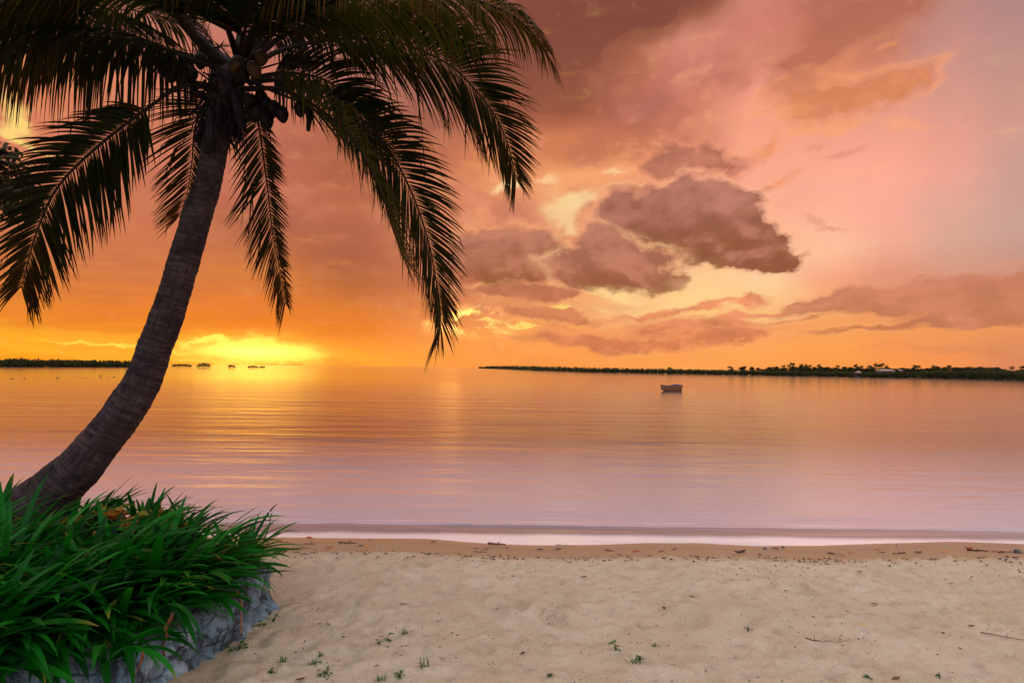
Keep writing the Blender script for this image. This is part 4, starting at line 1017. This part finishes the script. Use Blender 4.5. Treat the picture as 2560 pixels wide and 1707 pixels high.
def place(proto, px, ytop, back, hnat, label, cat, group):
    ybase = float(np.interp(px, [a for a, b in RB], [b for a, b in RB])); p = sea_pt(px, ybase)
    q = Vector((p.x * (p.y + back) / p.y, p.y + back, .4)); k = q.y / F
    H = (ybase - ytop) * p.y / F; H = CAM_H + (CAM_H * 0) + 0
    d = ray(px, ytop); H = CAM_H + d.z / d.y * q.y - .4
    o = proto if id(proto) not in used else copy_tree(proto); used[id(proto)] = 1
    s = H / hnat; o.location = q; o.scale = (s * rnd.uniform(.9, 1.15), s, s); o.rotation_euler.z = rnd.uniform(0, 6)
    tag(o, label, cat, group); return o
TP = [tree_proto(i) for i in range(4)]; PP = [palm_proto(i) for i in range(3)]
place(TP[0], 1514, 919.5, 8, 5.0, 'single round dark bush standing up in the thin left part of the right shore', 'tree', 'trees on the far shore')
place(TP[1], 1677, 915.5, 12, 5.0, 'lone small tree sticking up from the right shore, above the boat', 'tree', 'trees on the far shore')
for i, (px, yt) in enumerate([(1826, 914.5), (1857, 912.5), (1880, 916), (1895, 917)]):
    place(TP[i % 4], px, yt, 20, 5.0, ['round tree at the left end of the wood on the far shore', 'second, taller tree at the left end of the far wood', 'low tree just right of the first two trees of the far wood', 'low tree in the dip near the left end of the far wood'][i], 'tree', 'trees on the far shore')
top = lambda px: float(np.interp(px, [1900, 1950, 2000, 2050, 2100, 2200, 2230, 2290, 2380, 2420, 2480, 2520, 2545, 2560, 2700], [917, 915, 914, 913.5, 916, 916, 919, 917, 915.5, 914.5, 914, 920, 922, 917, 915]))
for i in range(134):
    px = 1905 + i * 5.6 + rnd.uniform(-4, 4)
    right = px > 2400
    place(TP[i % 4], px, top(px) + rnd.uniform(-1, 6), rnd.uniform(16, 40), 5.0,
          'bushy tree in the dense dark wood at the right end of the far shore' if right else 'bushy tree under the palms in the middle of the far shore', 'tree', 'trees on the far shore')
for i, (px, yt) in enumerate([(1983, 905.5), (2002, 908.5), (1972, 910), (2016, 910), (2024, 911), (2048, 910), (1958, 912), (2095, 912), (2138, 909.5), (2155, 913), (2177, 912), (2191, 907), (2204, 907), (2198, 910), (2216, 912.5), (2290, 911), (2298, 912), (2333, 912), (2345, 914), (2374, 911.5), (2530, 915), (2556, 913.5)]):
    lab = {0: 'tallest single coconut palm of the far shore', 1: 'slim coconut palm right of the tallest one on the far shore', 11: 'left palm of the high pair behind the far house', 12: 'right palm of the high pair behind the far house', 15: 'coconut palm between the far house and the dark wood', 20: 'short palm alone against the sky near the right edge', 21: 'dark palm at the very right edge of the far shore'}.get(i, 'small coconut palm rising over the far wood')
    place(PP[i % 3], px, yt, rnd.uniform(25, 45), 7.0, lab, 'palm tree', 'coconut palms on the far shore')
# houses on the far shore
M['roof'] = simple('pale_metal_roof', (.34, .23, .20), (.42, .29, .25), 2, .5)
M['housewall'] = simple('house_wall', (.10, .06, .045), (.16, .10, .07), 2, .8)
M['dark'] = simple('dark_opening', (.01, .008, .007), (.02, .015, .012), 2, .6)
def house(px, py, w, d, h, label, back):
    p = sea_pt(px, 944); q = Vector((p.x * (p.y + back) / p.y, p.y + back, 0)); r_ = ray(px, py); q.z = CAM_H + r_.z / r_.y * q.y - h
    root = empty('house', q, label, 'house', 'houses on the far shore')
    root.rotation_euler.z = -.3
    def box(x0, x1, y0, y1, z0, z1, name, m, par=None):
        b = MB(); b.add([(x0, y0, z0), (x1, y0, z0), (x1, y1, z0), (x0, y1, z0), (x0, y0, z1), (x1, y0, z1), (x1, y1, z1), (x0, y1, z1)], [(3, 2, 1, 0), (4, 5, 6, 7), (0, 1, 5, 4), (1, 2, 6, 5), (2, 3, 7, 6), (3, 0, 4, 7)])
        return b.build(name, m, par or root, smooth_=False)
    box(-w / 2, w / 2, -d / 2, d / 2, -2, h, 'wall', M['housewall'])
    b = MB(); o_ = .35; b.add([(-w / 2 - o_, -d / 2 - o_, h + .02), (w / 2 + o_, -d / 2 - o_, h + .02), (w / 2 + o_, d / 2 + o_, h + .02), (-w / 2 - o_, d / 2 + o_, h + .02), (-w / 2 + 1, 0, h + .6), (w / 2 - 1, 0, h + .6)], [(0, 1, 5, 4), (1, 2, 5), (2, 3, 4, 5), (3, 0, 4), (3, 2, 1, 0)])
    b.build('roof', M['roof'], root, smooth_=False)
    for k in (-.3, .05, .32): box(w * k - .5, w * k + .5, -d / 2 - .03, -d / 2 + .05, h - 1.5, h - .5, 'window', M['dark'])
house(2214, 927.0, 5.0, 3.5, 2.2, 'low house with a pale roof among the palms on the far shore', 6)
house(2246, 926.5, 2.6, 3, 1.8, 'smaller pale roofed house half hidden right of the low house', 22)
house(2145, 931, 1.2, 2, 1.2, 'tiny pale roofed hut left of the low house', 8)
# rocks and stakes in the water on the left
M['rock'] = simple('dark_rock', (.02, .015, .012), (.05, .04, .03), 6, .8)
def rock(px, py, wpx, hpx, label, z0=0, name='rock', group='rocks breaking the water on the left'):
    p = sea_pt(px, py); k = p.y / F; bm = bmesh.new(); bmesh.ops.create_icosphere(bm, subdivisions=3, radius=1)
    for v in bm.verts:
        n = 1 + .35 * mnoise.noise(v.co * 1.8 + p); v.co = Vector((v.co.x * wpx * k / 2 * n, v.co.y * wpx * k * .4 * n, v.co.z * hpx * k * n))
    me = bpy.data.meshes.new(name); bm.to_mesh(me); bm.free(); me.materials.append(M['rock']); me.shade_smooth()
    o = bpy.data.objects.new(name, me); C.objects.link(o); o.location = (p.x, p.y, -.02); tag(o, label, 'rock', group)
for a in ((29, 947, 13, 1.6, 'largest dark flat rock breaking the water near the left edge'), (60, 946.5, 5, 1.2, 'small rock just right of the largest rock'), (91, 945.5, 5, 1.0, 'small low rock third from the left edge'), (118, 945, 7, 1.0, 'low flat rock fourth from the left edge'),
          (146, 945, 10, 1.3, 'wide flat rock in the middle of the rock line'), (166, 944.5, 4, .9, 'tiny rock right of the wide middle rock'), (182, 944, 5, .9, 'tiny rock beside the thin stakes'), (207, 944, 8, 1.1, 'flat rock left of the forked stake'),
          (268, 943, 6, 1.0, 'low rock right of the forked stake'), (285, 942.5, 7, 1.4, 'last rock of the line, closest to the palm trunk'), (437, 939.5, 4, 1.0, 'small dark float just right of the palm trunk'), (640, 935.5, 4, .9, 'tiny dark float on the open water below the smallest bushes')): rock(*a)
def stake(px, py, h, label, fork=False):
    p = sea_pt(px, py); k = p.y / F; m = MB(); m.tube([p + Vector((0, 0, -.3)), p + Vector((.05, 0, h * k))], [.035, .025], 6)
    if fork: m.tube([p + Vector((.02, 0, h * k * .4)), p + Vector((.25, 0, h * k * .8))], [.03, .02], 5)
    tag(m.build('stake', M['rock'], None, origin=tuple(p)), label, 'stake', 'stakes in the water on the left')
stake(60, 947, 3.5, 'thin stake standing on the small rock near the left edge'); stake(141, 947, 5, 'thin stake at the wide middle rock'); stake(194, 942, 4, 'thin far stake left of the forked one'); stake(248, 942, 5, 'thin stake directly left of the forked stake'); stake(252, 942.5, 6, 'forked stake standing in the water', True)

# ------------------------------------------------------------------ boat
def boat():
    p = sea_pt(1676, 977.0); k = p.y / F
    root = empty('rowing_boat', (p.x, p.y, 0), 'small worn white rowing boat with a blue cover floating on the lagoon', 'boat')
    Lb, B, Dp = 2.15, .95, .50
    NS, NR = 22, 9
    def sect(s, u_, thick=0.):          # s 0 bow .. 1 stern, u -1..1
        wid = B / 2 * (1 - (1 - s) ** 2.6) ** .75 * (1 - .12 * s) - thick
        wid = max(.012, wid)
        sheer = Dp * (.80 + .34 * (1 - s) ** 3 + .28 * s ** 2.5)
        keel = -.14 + .30 * (1 - s) ** 4
        a = abs(u_); y = math.copysign(wid * min(1, a ** .62), u_); z = keel + thick + (sheer - keel - thick) * a ** 2.6
        return Vector((-Lb / 2 + Lb * s - .10 * (1 - s) ** 2 * a, y, z))
    hull = MB(); vs = []; fs = []
    for th in (0., .028):
        b0 = len(vs)
        for i in range(NS):
            for j in range(2 * NR + 1): vs.append(sect(i / (NS - 1) * (1 if th == 0 else .98) + (0 if th == 0 else .01), j / NR - 1, th))
        n = 2 * NR + 1
        for i in range(NS - 1):
            for j in range(n - 1):
                a = b0 + i * n + j; f = (a, a + 1, a + n + 1, a + n); fs.append(f if th == 0 else f[::-1])
        fs.append(tuple(b0 + (NS - 1) * n + j for j in range(n)))
    hull.add(vs, fs)
    def hull_fn(nt, out):
        P = objc(); x, y, z = sep(P)
        c = mix(nz(P, 5, 4, .6), (.14, .05, .018), (.26, .105, .04))
        c = mix(smooth(nz(vec(x, y, z * .6), 7, 5, .7), .52, .64), c, (.16, .06, .025))
        c = mix(smooth(z, .08, .0), c, (.10, .04, .02))
        pl = E.m('ABSOLUTE', E.m('FRACT', z * 7.0) - .5)
        c = mix(smooth(pl, .42, .5) * .6, c, (.2, .1, .06))
        nt.links.new(principled(nt, c, .6).outputs[0], out.inputs[0])
    M['hull'] = mat('boat_hull', hull_fn)
    hull.build('hull', M['hull'], root)
    g = MB()
    for sg in (-1, 1): g.tube([sect(i / 21, sg) + Vector((0, 0, .01)) for i in range(22)], [.028] * 22, 6)
    g.tube([sect(1, -1), sect(1, 1)], [.03, .03], 6); g.build('gunwale', simple('gunwale', (.22, .08, .035), (.34, .15, .08), 6), root)
    for s in (.35, .62):
        w = sect(s, 1).y - .02; x = sect(s, 0).x; b = MB(); z = .26
        b.add([(x - .1, -w, z), (x + .1, -w, z), (x + .1, w, z), (x - .1, w, z), (x - .1, -w, z + .03), (x + .1, -w, z + .03), (x + .1, w, z + .03), (x - .1, w, z + .03)], [(3, 2, 1, 0), (4, 5, 6, 7), (0, 1, 5, 4), (1, 2, 6, 5), (2, 3, 7, 6), (3, 0, 4, 7)])
        b.build('seat', M['housewall'], root, smooth_=False)
    cv = MB(); vs = []; fs = []
    for i in range(9):
        s = .64 + .30 * i / 8; w = sect(s, 1).y * .92; x = sect(s, 0).x; z = sect(s, 1).z
        for j in range(9):
            u_ = j / 4 - 1; vs.append((x, u_ * w, z + .01 + .09 * (1 - u_ * u_) * math.sin(math.pi * (i + .6) / 9.5) + .01 * mnoise.noise(Vector((i, j, 0)))))
    for i in range(8):
        for j in range(8): a = i * 9 + j; fs.append((a, a + 1, a + 10, a + 9))
    cv.add(vs, fs); c_ = cv.build('cover', simple('blue_cover', (.010, .012, .09), (.02, .02, .15), 8, .7), root); so = c_.modifiers.new('t', 'SOLIDIFY'); so.thickness = .02
    root.rotation_euler.z = R(28); root.rotation_euler.x = R(2)
boat()

# ------------------------------------------------------------------ things on the beach
def c5(x, y): return 650 + x / 2.352, 1250 + y / 2.352
def c6(x, y): return 1560 + x / 2.352, 1250 + y / 2.352
def c4(x, y): return x / 2.815, 1150 + y / 2.815
LM = {}
def leafc(c):
    if c not in LM: LM[c] = simple('fallen_leaf_' + c, *{'red': ((.36, .05, .02), (.5, .10, .03)), 'orange': ((.62, .17, .02), (.75, .30, .04)), 'brown': ((.10, .045, .025), (.18, .08, .045)), 'dark': ((.025, .017, .015), (.06, .035, .028)), 'yellow': ((.75, .45, .05), (.85, .6, .1)), 'green': ((.10, .20, .03), (.2, .3, .05))}[c], 20, .65)
    return LM[c]
def fleaf(xy, Lpx, c, label, cup=.25, az=None):
    p = on_sand(*xy); k = p.y / F; L = Lpx * k; W = L * rnd.uniform(.38, .55); az = rnd.uniform(-.5, .5) if az is None else az
    m = MB(); vs = []; fs = []; K = 9
    for i in range(K + 1):
        s = i / K; w = W / 2 * math.sin(math.pi * min(.985, .02 + s)) ** .7; x = (s - .5) * L; zc = .010 + cup * L * .5 * (2 * abs(s - .45)) ** 2
        for j in (-1, -.5, 0, .5, 1):
            vs.append((x, j * w, zc + abs(j) ** 1.6 * cup * w * 1.4 + .003 * mnoise.noise(Vector((s * 6, j * 2, Lpx)))))
        if i: b = 5 * i; fs += [(b - 5 + q, b - 4 + q, b + 1 + q, b + q) for q in range(4)]
    m.add(vs, fs); m.tube([(-L / 2, 0, vs[2][2]), (-L * .66, .01 * L, .006)], [.0018, .0014], 4)
    o = m.build('fallen_leaf', leafc(c)); so = o.modifiers.new('t', 'SOLIDIFY'); so.thickness = .0012
    o.location = (p.x, p.y, p.z); o.rotation_euler = (rnd.uniform(-.15, .15), rnd.uniform(-.1, .1), az)
    tag(o, label, 'leaf', 'fallen leaves on the beach')
for a in [
 (c5(292, 226), 18, 'red', 'red cupped leaf nearest the water at the left end of the beach'), (c5(258, 261), 9, 'red', 'small red leaf at the left end of the drift line'), (c5(320, 260), 10, 'red', 'red leaf at the right tip of a short twig, left end of the drift line'),
 (c5(190, 288), 12, 'red', 'flat red leaf close to the overhanging strap leaves'), (c5(264, 283), 9, 'orange', 'pale orange scrap between the leftmost red leaves'), (c5(410, 286), 18, 'red', 'red leaf lying between the leftmost leaves and the bright orange one'), (c5(630, 279), 16, 'orange', 'bright orange leaf in the left third of the drift line'),
 (c5(594, 272), 14, 'dark', 'dark leaf touching the bright orange leaf on its left'), (c5(1020, 250), 15, 'dark', 'dark bluish leaf lying seaward of the drift line'), (c5(1272, 286), 14, 'dark', 'dark leaf at the start of the middle of the drift line'), (c5(1330, 290), 15, 'brown', 'brown leaf right of the dark leaf, middle of the drift line'),
 (c5(1456, 284), 12, 'red', 'small pinkish red leaf just right of the long brown driftwood'), (c5(1648, 293), 16, 'dark', 'dark folded leaf in the middle of the drift line'), (c5(1800, 308), 12, 'orange', 'orange leaf right of the middle of the drift line'), (c5(1755, 291), 18, 'dark', 'flat dark leaf above the middle orange leaf'),
 (c5(1905, 458), 15, 'brown', 'single brown cupped leaf out on the dry sand in the middle of the beach'), (c5(2115, 326), 12, 'brown', 'small brown leaf on the landward edge of the drift line'), (c5(2215, 306), 17, 'red', 'reddish orange leaf under the moored boat along the drift line'),
 (c5(462, 418), 9, 'brown', 'small brown scrap on dry sand right of the wall'), (c5(402, 738), 11, 'brown', 'brown crumpled leaf on the sand below the stone wall corner'), (c5(350, 736), 10, 'dark', 'dark thin leaf left of the crumpled brown leaf'),
 (c5(845, 620), 15, 'brown', 'thin brown leaf on the sand in the left middle'), (c5(1400, 646), 7, 'red', 'tiny red petal on the sand in the middle'), (c5(1450, 898), 12, 'brown', 'brown leaf fragment in the lower middle of the sand'), (c5(1545, 908), 12, 'dark', 'round dark leaf half buried in the lower middle'), (c5(1075, 942), 10, 'brown', 'light brown scrap beside the low green tuft'),
 (c5(240, 1066), 24, 'brown', 'brown curled leaf cut by the bottom edge at lower left'), (c5(690, 982), 10, 'brown', 'pale brown scrap between green weeds at the lower left'),
 (c6(222, 306), 18, 'brown', 'brown upright leaf in the middle right of the drift line'), (c6(300, 291), 14, 'dark', 'dark leaf right of the brown upright one'), (c6(370, 288), 9, 'orange', 'small pink orange leaf in the drift line'), (c6(690, 311), 30, 'dark', 'wide dark clump of rotten leaf in the drift line'),
 (c6(745, 298), 7, 'yellow', 'tiny bright yellow leaf in the drift line'), (c6(893, 289), 17, 'brown', 'dark red brown leaf between two small stones'), (c6(967, 308), 13, 'orange', 'bright orange leaf right of the small stones'), (c6(1222, 319), 18, 'dark', 'dark leaf left of a reddish leaf in the right drift line'),
 (c6(1280, 328), 16, 'red', 'reddish brown leaf in the right drift line'), (c6(1335, 312), 18, 'orange', 'pale orange flat leaf in the right drift line'), (c6(1490, 292), 12, 'red', 'round dark red leaf standing alone right of the pale orange one'), (c6(1520, 312), 15, 'dark', 'dark leaf below the round dark red one'),
 (c6(1640, 316), 18, 'dark', 'long dark leaf in the right drift line'), (c6(1730, 313), 22, 'brown', 'brown leaf left of the orange leaf near the right end'), (c6(1885, 307), 17, 'orange', 'orange leaf left of the standing red leaf'), (c6(2175, 305), 20, 'red', 'orange red leaf right of the standing red leaf'),
 (c6(2220, 312), 15, 'dark', 'dark leaf near the right end of the drift line'), (c6(75, 304), 16, 'red', 'flat red leaf in the drift line below the boat'), (c6(1385, 426), 11, 'dark', 'dark leaf on the dry sand right of centre'), (c6(950, 539), 7, 'dark', 'tiny dark leaf on dry sand right of centre'), (c6(1925, 498), 10, 'brown', 'brown leaf on the rippled sand at right'),
 (c6(1408, 740), 17, 'yellow', 'thin tan leaf on the sand in the lower right'), (c6(368, 800), 8, 'orange', 'small orange pebble-like leaf on the lower sand'), (c6(1600, 1058), 22, 'brown', 'brown leaf near the bottom edge at lower right'), (c6(1475, 618), 14, 'brown', 'brown leaf beside a hollow in the right sand'), (c6(2045, 748), 13, 'brown', 'brown leaf on greyish sand at far right'),
]: fleaf(*a)
fleaf(c6(2030, 296), 19, 'red', 'standing bright red leaf on a dark stick near the right end of the drift line', .8)
def twig(a, b, r, label, c='dark', sag=.2, name='stick', lift=.012):
    A = on_sand(*a); B_ = on_sand(*b); m = MB(); P = []
    for i in range(9):
        q = A.lerp(B_, i / 8); q.z = float(sand_z(q.x, q.y)) + lift + r * .6 + .01 * math.sin(i * 1.3) * sag; P.append(q)
    m.tube(P, [r * (1 - .5 * i / 8) for i in range(9)], 6); q = P[4]; m.tube([q, q + (P[5] - P[4]) * 1.2 + Vector((0, .04, .012))], [r * .6, r * .3], 5)
    tag(m.build(name, leafc(c), None, origin=tuple(A)), label, 'stick', 'sticks on the beach')
twig(c5(465, 253), c5(565, 258), .010, 'pale brown driftwood stick in the left third of the drift line', 'brown'); twig(c5(262, 262), c5(318, 262), .005, 'short twig joining two small red leaves')
twig(c5(1340, 262), c5(1445, 270), .014, 'thick brown driftwood piece in the middle of the drift line', 'brown'); twig(c5(1260, 308), c5(1335, 312), .004, 'thin twig under the brown leaf in the middle')
twig(c5(2030, 297), c5(2078, 306), .006, 'short dark twig right of the middle'); twig(c5(1740, 268), c5(1850, 274), .004, 'long thin pale twig seaward of the drift line', 'brown')
twig(c6(650, 305), c6(716, 316), .006, 'dark stick in the wide rotten leaf clump'); twig(c6(2018, 300), c6(2140, 308), .010, 'dark stick under the standing red leaf'); twig(c6(1195, 315), c6(1240, 324), .005, 'dark twig in the right drift line')
twig(c6(2097, 789), c6(2400, 842), .004, 'long thin straight stick at the right edge of the sand', 'brown', 0); twig(c6(2195, 312), c6(2350, 310), .005, 'dark twig at the right end of the drift line'); twig(c6(1580, 322), c6(1650, 318), .005, 'short dark stick beside the long dark leaf')
twig(c6(1065, 822), c6(1180, 846), .0035, 'half buried root in the dark hollow at lower right'); twig(c6(1180, 838), c6(1350, 842), .002, 'thin root trailing right of the dark hollow', 'brown')
M['pebble'] = simple('pebble', (.06, .06, .07), (.14, .13, .13), 12, .7)
def pebble(xy, wpx, label):
    p = on_sand(*xy); k = p.y / F; bm = bmesh.new(); bmesh.ops.create_icosphere(bm, subdivisions=3, radius=wpx * k / 2)
    for v in bm.verts: v.co *= 1 + .3 * mnoise.noise(v.co * 40 + p); v.co.z *= .7
    me = bpy.data.meshes.new('pebble'); bm.to_mesh(me); bm.free(); me.materials.append(M['pebble']); me.shade_smooth()
    o = bpy.data.objects.new('pebble', me); C.objects.link(o); o.location = p + Vector((0, 0, wpx * k * .2)); tag(o, label, 'pebble', 'pebbles in the drift line')
for a in ((c6(830, 286), 9, 'greenish grey stone left of the red brown leaf'), (c6(935, 278), 8, 'grey stone seaward of the bright orange leaf'), (c6(800, 321), 8, 'small grey stone on the landward side of the yellow leaf'), (c6(2315, 310), 17, 'large dark stone at the right end of the drift line'), (c5(644, 236), 5, 'tiny dark stone seaward of the left orange leaf'), (c6(1603, 267), 5, 'tiny dark stone on the damp sand at right'), (c6(975, 742), 5, 'small black pebble on the lower right sand')): pebble(*a)
def weed(xy, hpx, kind, label):
    p = on_sand(*xy); k = p.y / F; h = hpx * k; root = empty('weed', p, label, 'weed', 'small weeds growing in the sand'); mb = MB(); st = MB()
    if kind == 'grass':
        for i in range(14):
            strap_leaf(mb, (rnd.uniform(-.01, .01) * 2, rnd.uniform(-.01, .01), -.005), rnd.uniform(0, 6.28), h * rnd.uniform(.7, 1.3), .006, rnd.uniform(.1, 1.0), rnd.uniform(.3, 1.3), (.3 * (rnd.random() < .3), rnd.random(), 0), K=6)
        mb.build('blades', M['weed'], root)
    else:
        n = 5 if kind == 'leafy' else 9
        for i in range(n):
            a = rnd.uniform(0, 6.28); r = h * rnd.uniform(.2, .6) * (1 if kind == 'leafy' else 1.3); z = h * rnd.uniform(.4, 1.) * (1 if kind == 'leafy' else .5)
            c = Vector((math.cos(a) * r, math.sin(a) * r, z)); st.tube([(0, 0, -.01), c * .5 + Vector((0, 0, .01)), c], [.0022, .0018, .0012], 4)
            d = Vector((math.cos(a), math.sin(a), rnd.uniform(-.4, .3))).normalized(); s = d.cross(Vector((0, 0, 1))).normalized(); L = h * rnd.uniform(.45, .7); w = L * .33
            mb.add([c, c + d * L * .3 - s * w, c + d * L * .75 - s * w * .8, c + d * L, c + d * L * .75 + s * w * .8, c + d * L * .3 + s * w, c + d * L * .5 + Vector((0, 0, -.004))], [(0, 1, 6), (1, 2, 6), (2, 3, 6), (3, 4, 6), (4, 5, 6), (5, 0, 6)], (0, rnd.random(), 0))
        mb.build('leaves', M['weed'], root, smooth_=False); st.build('stem', M['weed'], root)
for a in ((c5(740, 832), 20, 'leafy', 'two leaved green seedling in the lower left sand'), (c5(700, 852), 12, 'leafy', 'small green sprout left of the two leaved seedling'), (c5(970, 985), 26, 'grass', 'upright green grass tuft in the lower left middle'), (c5(325, 965), 16, 'creep', 'creeping green weed left of the seedling'),
          (c5(352, 922), 12, 'leafy', 'thin green sprig above the creeping weed'), (c5(388, 1022), 18, 'creep', 'dense green creeping weed near the bottom edge at lower left'), (c5(820, 1042), 16, 'creep', 'dark green creeping weed at the bottom, left of the grass tuft'), (c5(712, 1060), 20, 'grass', 'pale grass blades at the bottom edge'), (c5(850, 795), 18, 'grass', 'sparse dry looking grass stem above the grass tuft'),
          (c5(2092, 885), 18, 'leafy', 'green seedling with a dark round leaf left of the low tuft'), (c5(2195, 965), 24, 'grass', 'low spreading green tuft in the sand hollow'), (c5(2235, 940), 14, 'creep', 'dry looking creeper spreading right of the low tuft'), (c5(1657, 668), 12, 'grass', 'tiny pale sprout in the middle of the sand'), (c5(130, 955), 20, 'grass', 'single bent grass stem near the stone wall'),
          (c4(1925, 1135), 14, 'leafy', 'small green weed on the sand right of the wall corner'), (c4(1678, 1340), 24, 'creep', 'green clump growing at the foot of the stone wall'), (c4(1820, 1170), 18, 'creep', 'dark green weed against the foot of the wall corner'), (c5(65, 1015), 14, 'creep', 'dark weed near the bottom left of the sand'), (c5(1705, 1035), 10, 'creep', 'tiny green weed at the bottom in the middle'), (c5(1355, 965), 9, 'grass', 'tiny green blades below the brown fragment'),
          (c6(405, 582), 9, 'leafy', 'tiny bright green leaf sprout in the upper dry sand'), (c6(245, 650), 10, 'leafy', 'tiny green sprout in a dimple of the dry sand'), (c6(730, 768), 10, 'leafy', 'tiny green sprout right of centre'), (c6(185, 858), 9, 'grass', 'faint pale green sprout left of the low tuft'), (c6(1435, 1042), 11, 'creep', 'small green weed near the bottom at right'), (c6(1860, 1052), 14, 'leafy', 'bright green weed near the bottom right')):
    weed(*a)
# fine litter
def litter():
    mb = MB()
    for i in range(4200):
        drift = rnd.random() < .35
        x = rnd.uniform(-2.6, 7.5); y = (5.20 + rnd.gauss(0, .10)) if drift else rnd.uniform(2.4, 5.2)
        if bed_in(x, y) : continue
        if not drift and vnoise(np.array(x * 1.6), np.array(y * 1.9), 44) < .45: continue
        s = rnd.uniform(.0025, .0075) * (1.6 if drift else 1); a = rnd.uniform(0, 3.14); z = float(sand_z(x, y)) + s * .35
        d = Vector((math.cos(a), math.sin(a), 0)) * s * rnd.uniform(1, 2.2); e = Vector((-math.sin(a), math.cos(a), 0)) * s * .7; u_ = Vector((0, 0, s * .7)); p = Vector((x, y, z))
        mb.add([p - d, p - e, p + d, p + e, p + u_, p - u_], [(0, 1, 4), (1, 2, 4), (2, 3, 4), (3, 0, 4), (1, 0, 5), (2, 1, 5), (3, 2, 5), (0, 3, 5)], (rnd.random(), 0, 0))
    def fn(nt, out):
        r, g, b = sep(tint()); c = ramp(r, [(0., (.02, .013, .01)), (.6, (.07, .04, .025)), (.8, (.16, .08, .04)), (.9, (.45, .40, .34)), (1., (.6, .56, .5))])
        nt.links.new(principled(nt, c, .8).outputs[0], out.inputs[0])
    tag(mb.build('beach_litter', mat('litter', fn), smooth_=False), 'tiny dark bits of leaf, shell and grit scattered over the sand', 'litter', kind='stuff')
litter()
print('objects', len(scene.objects))
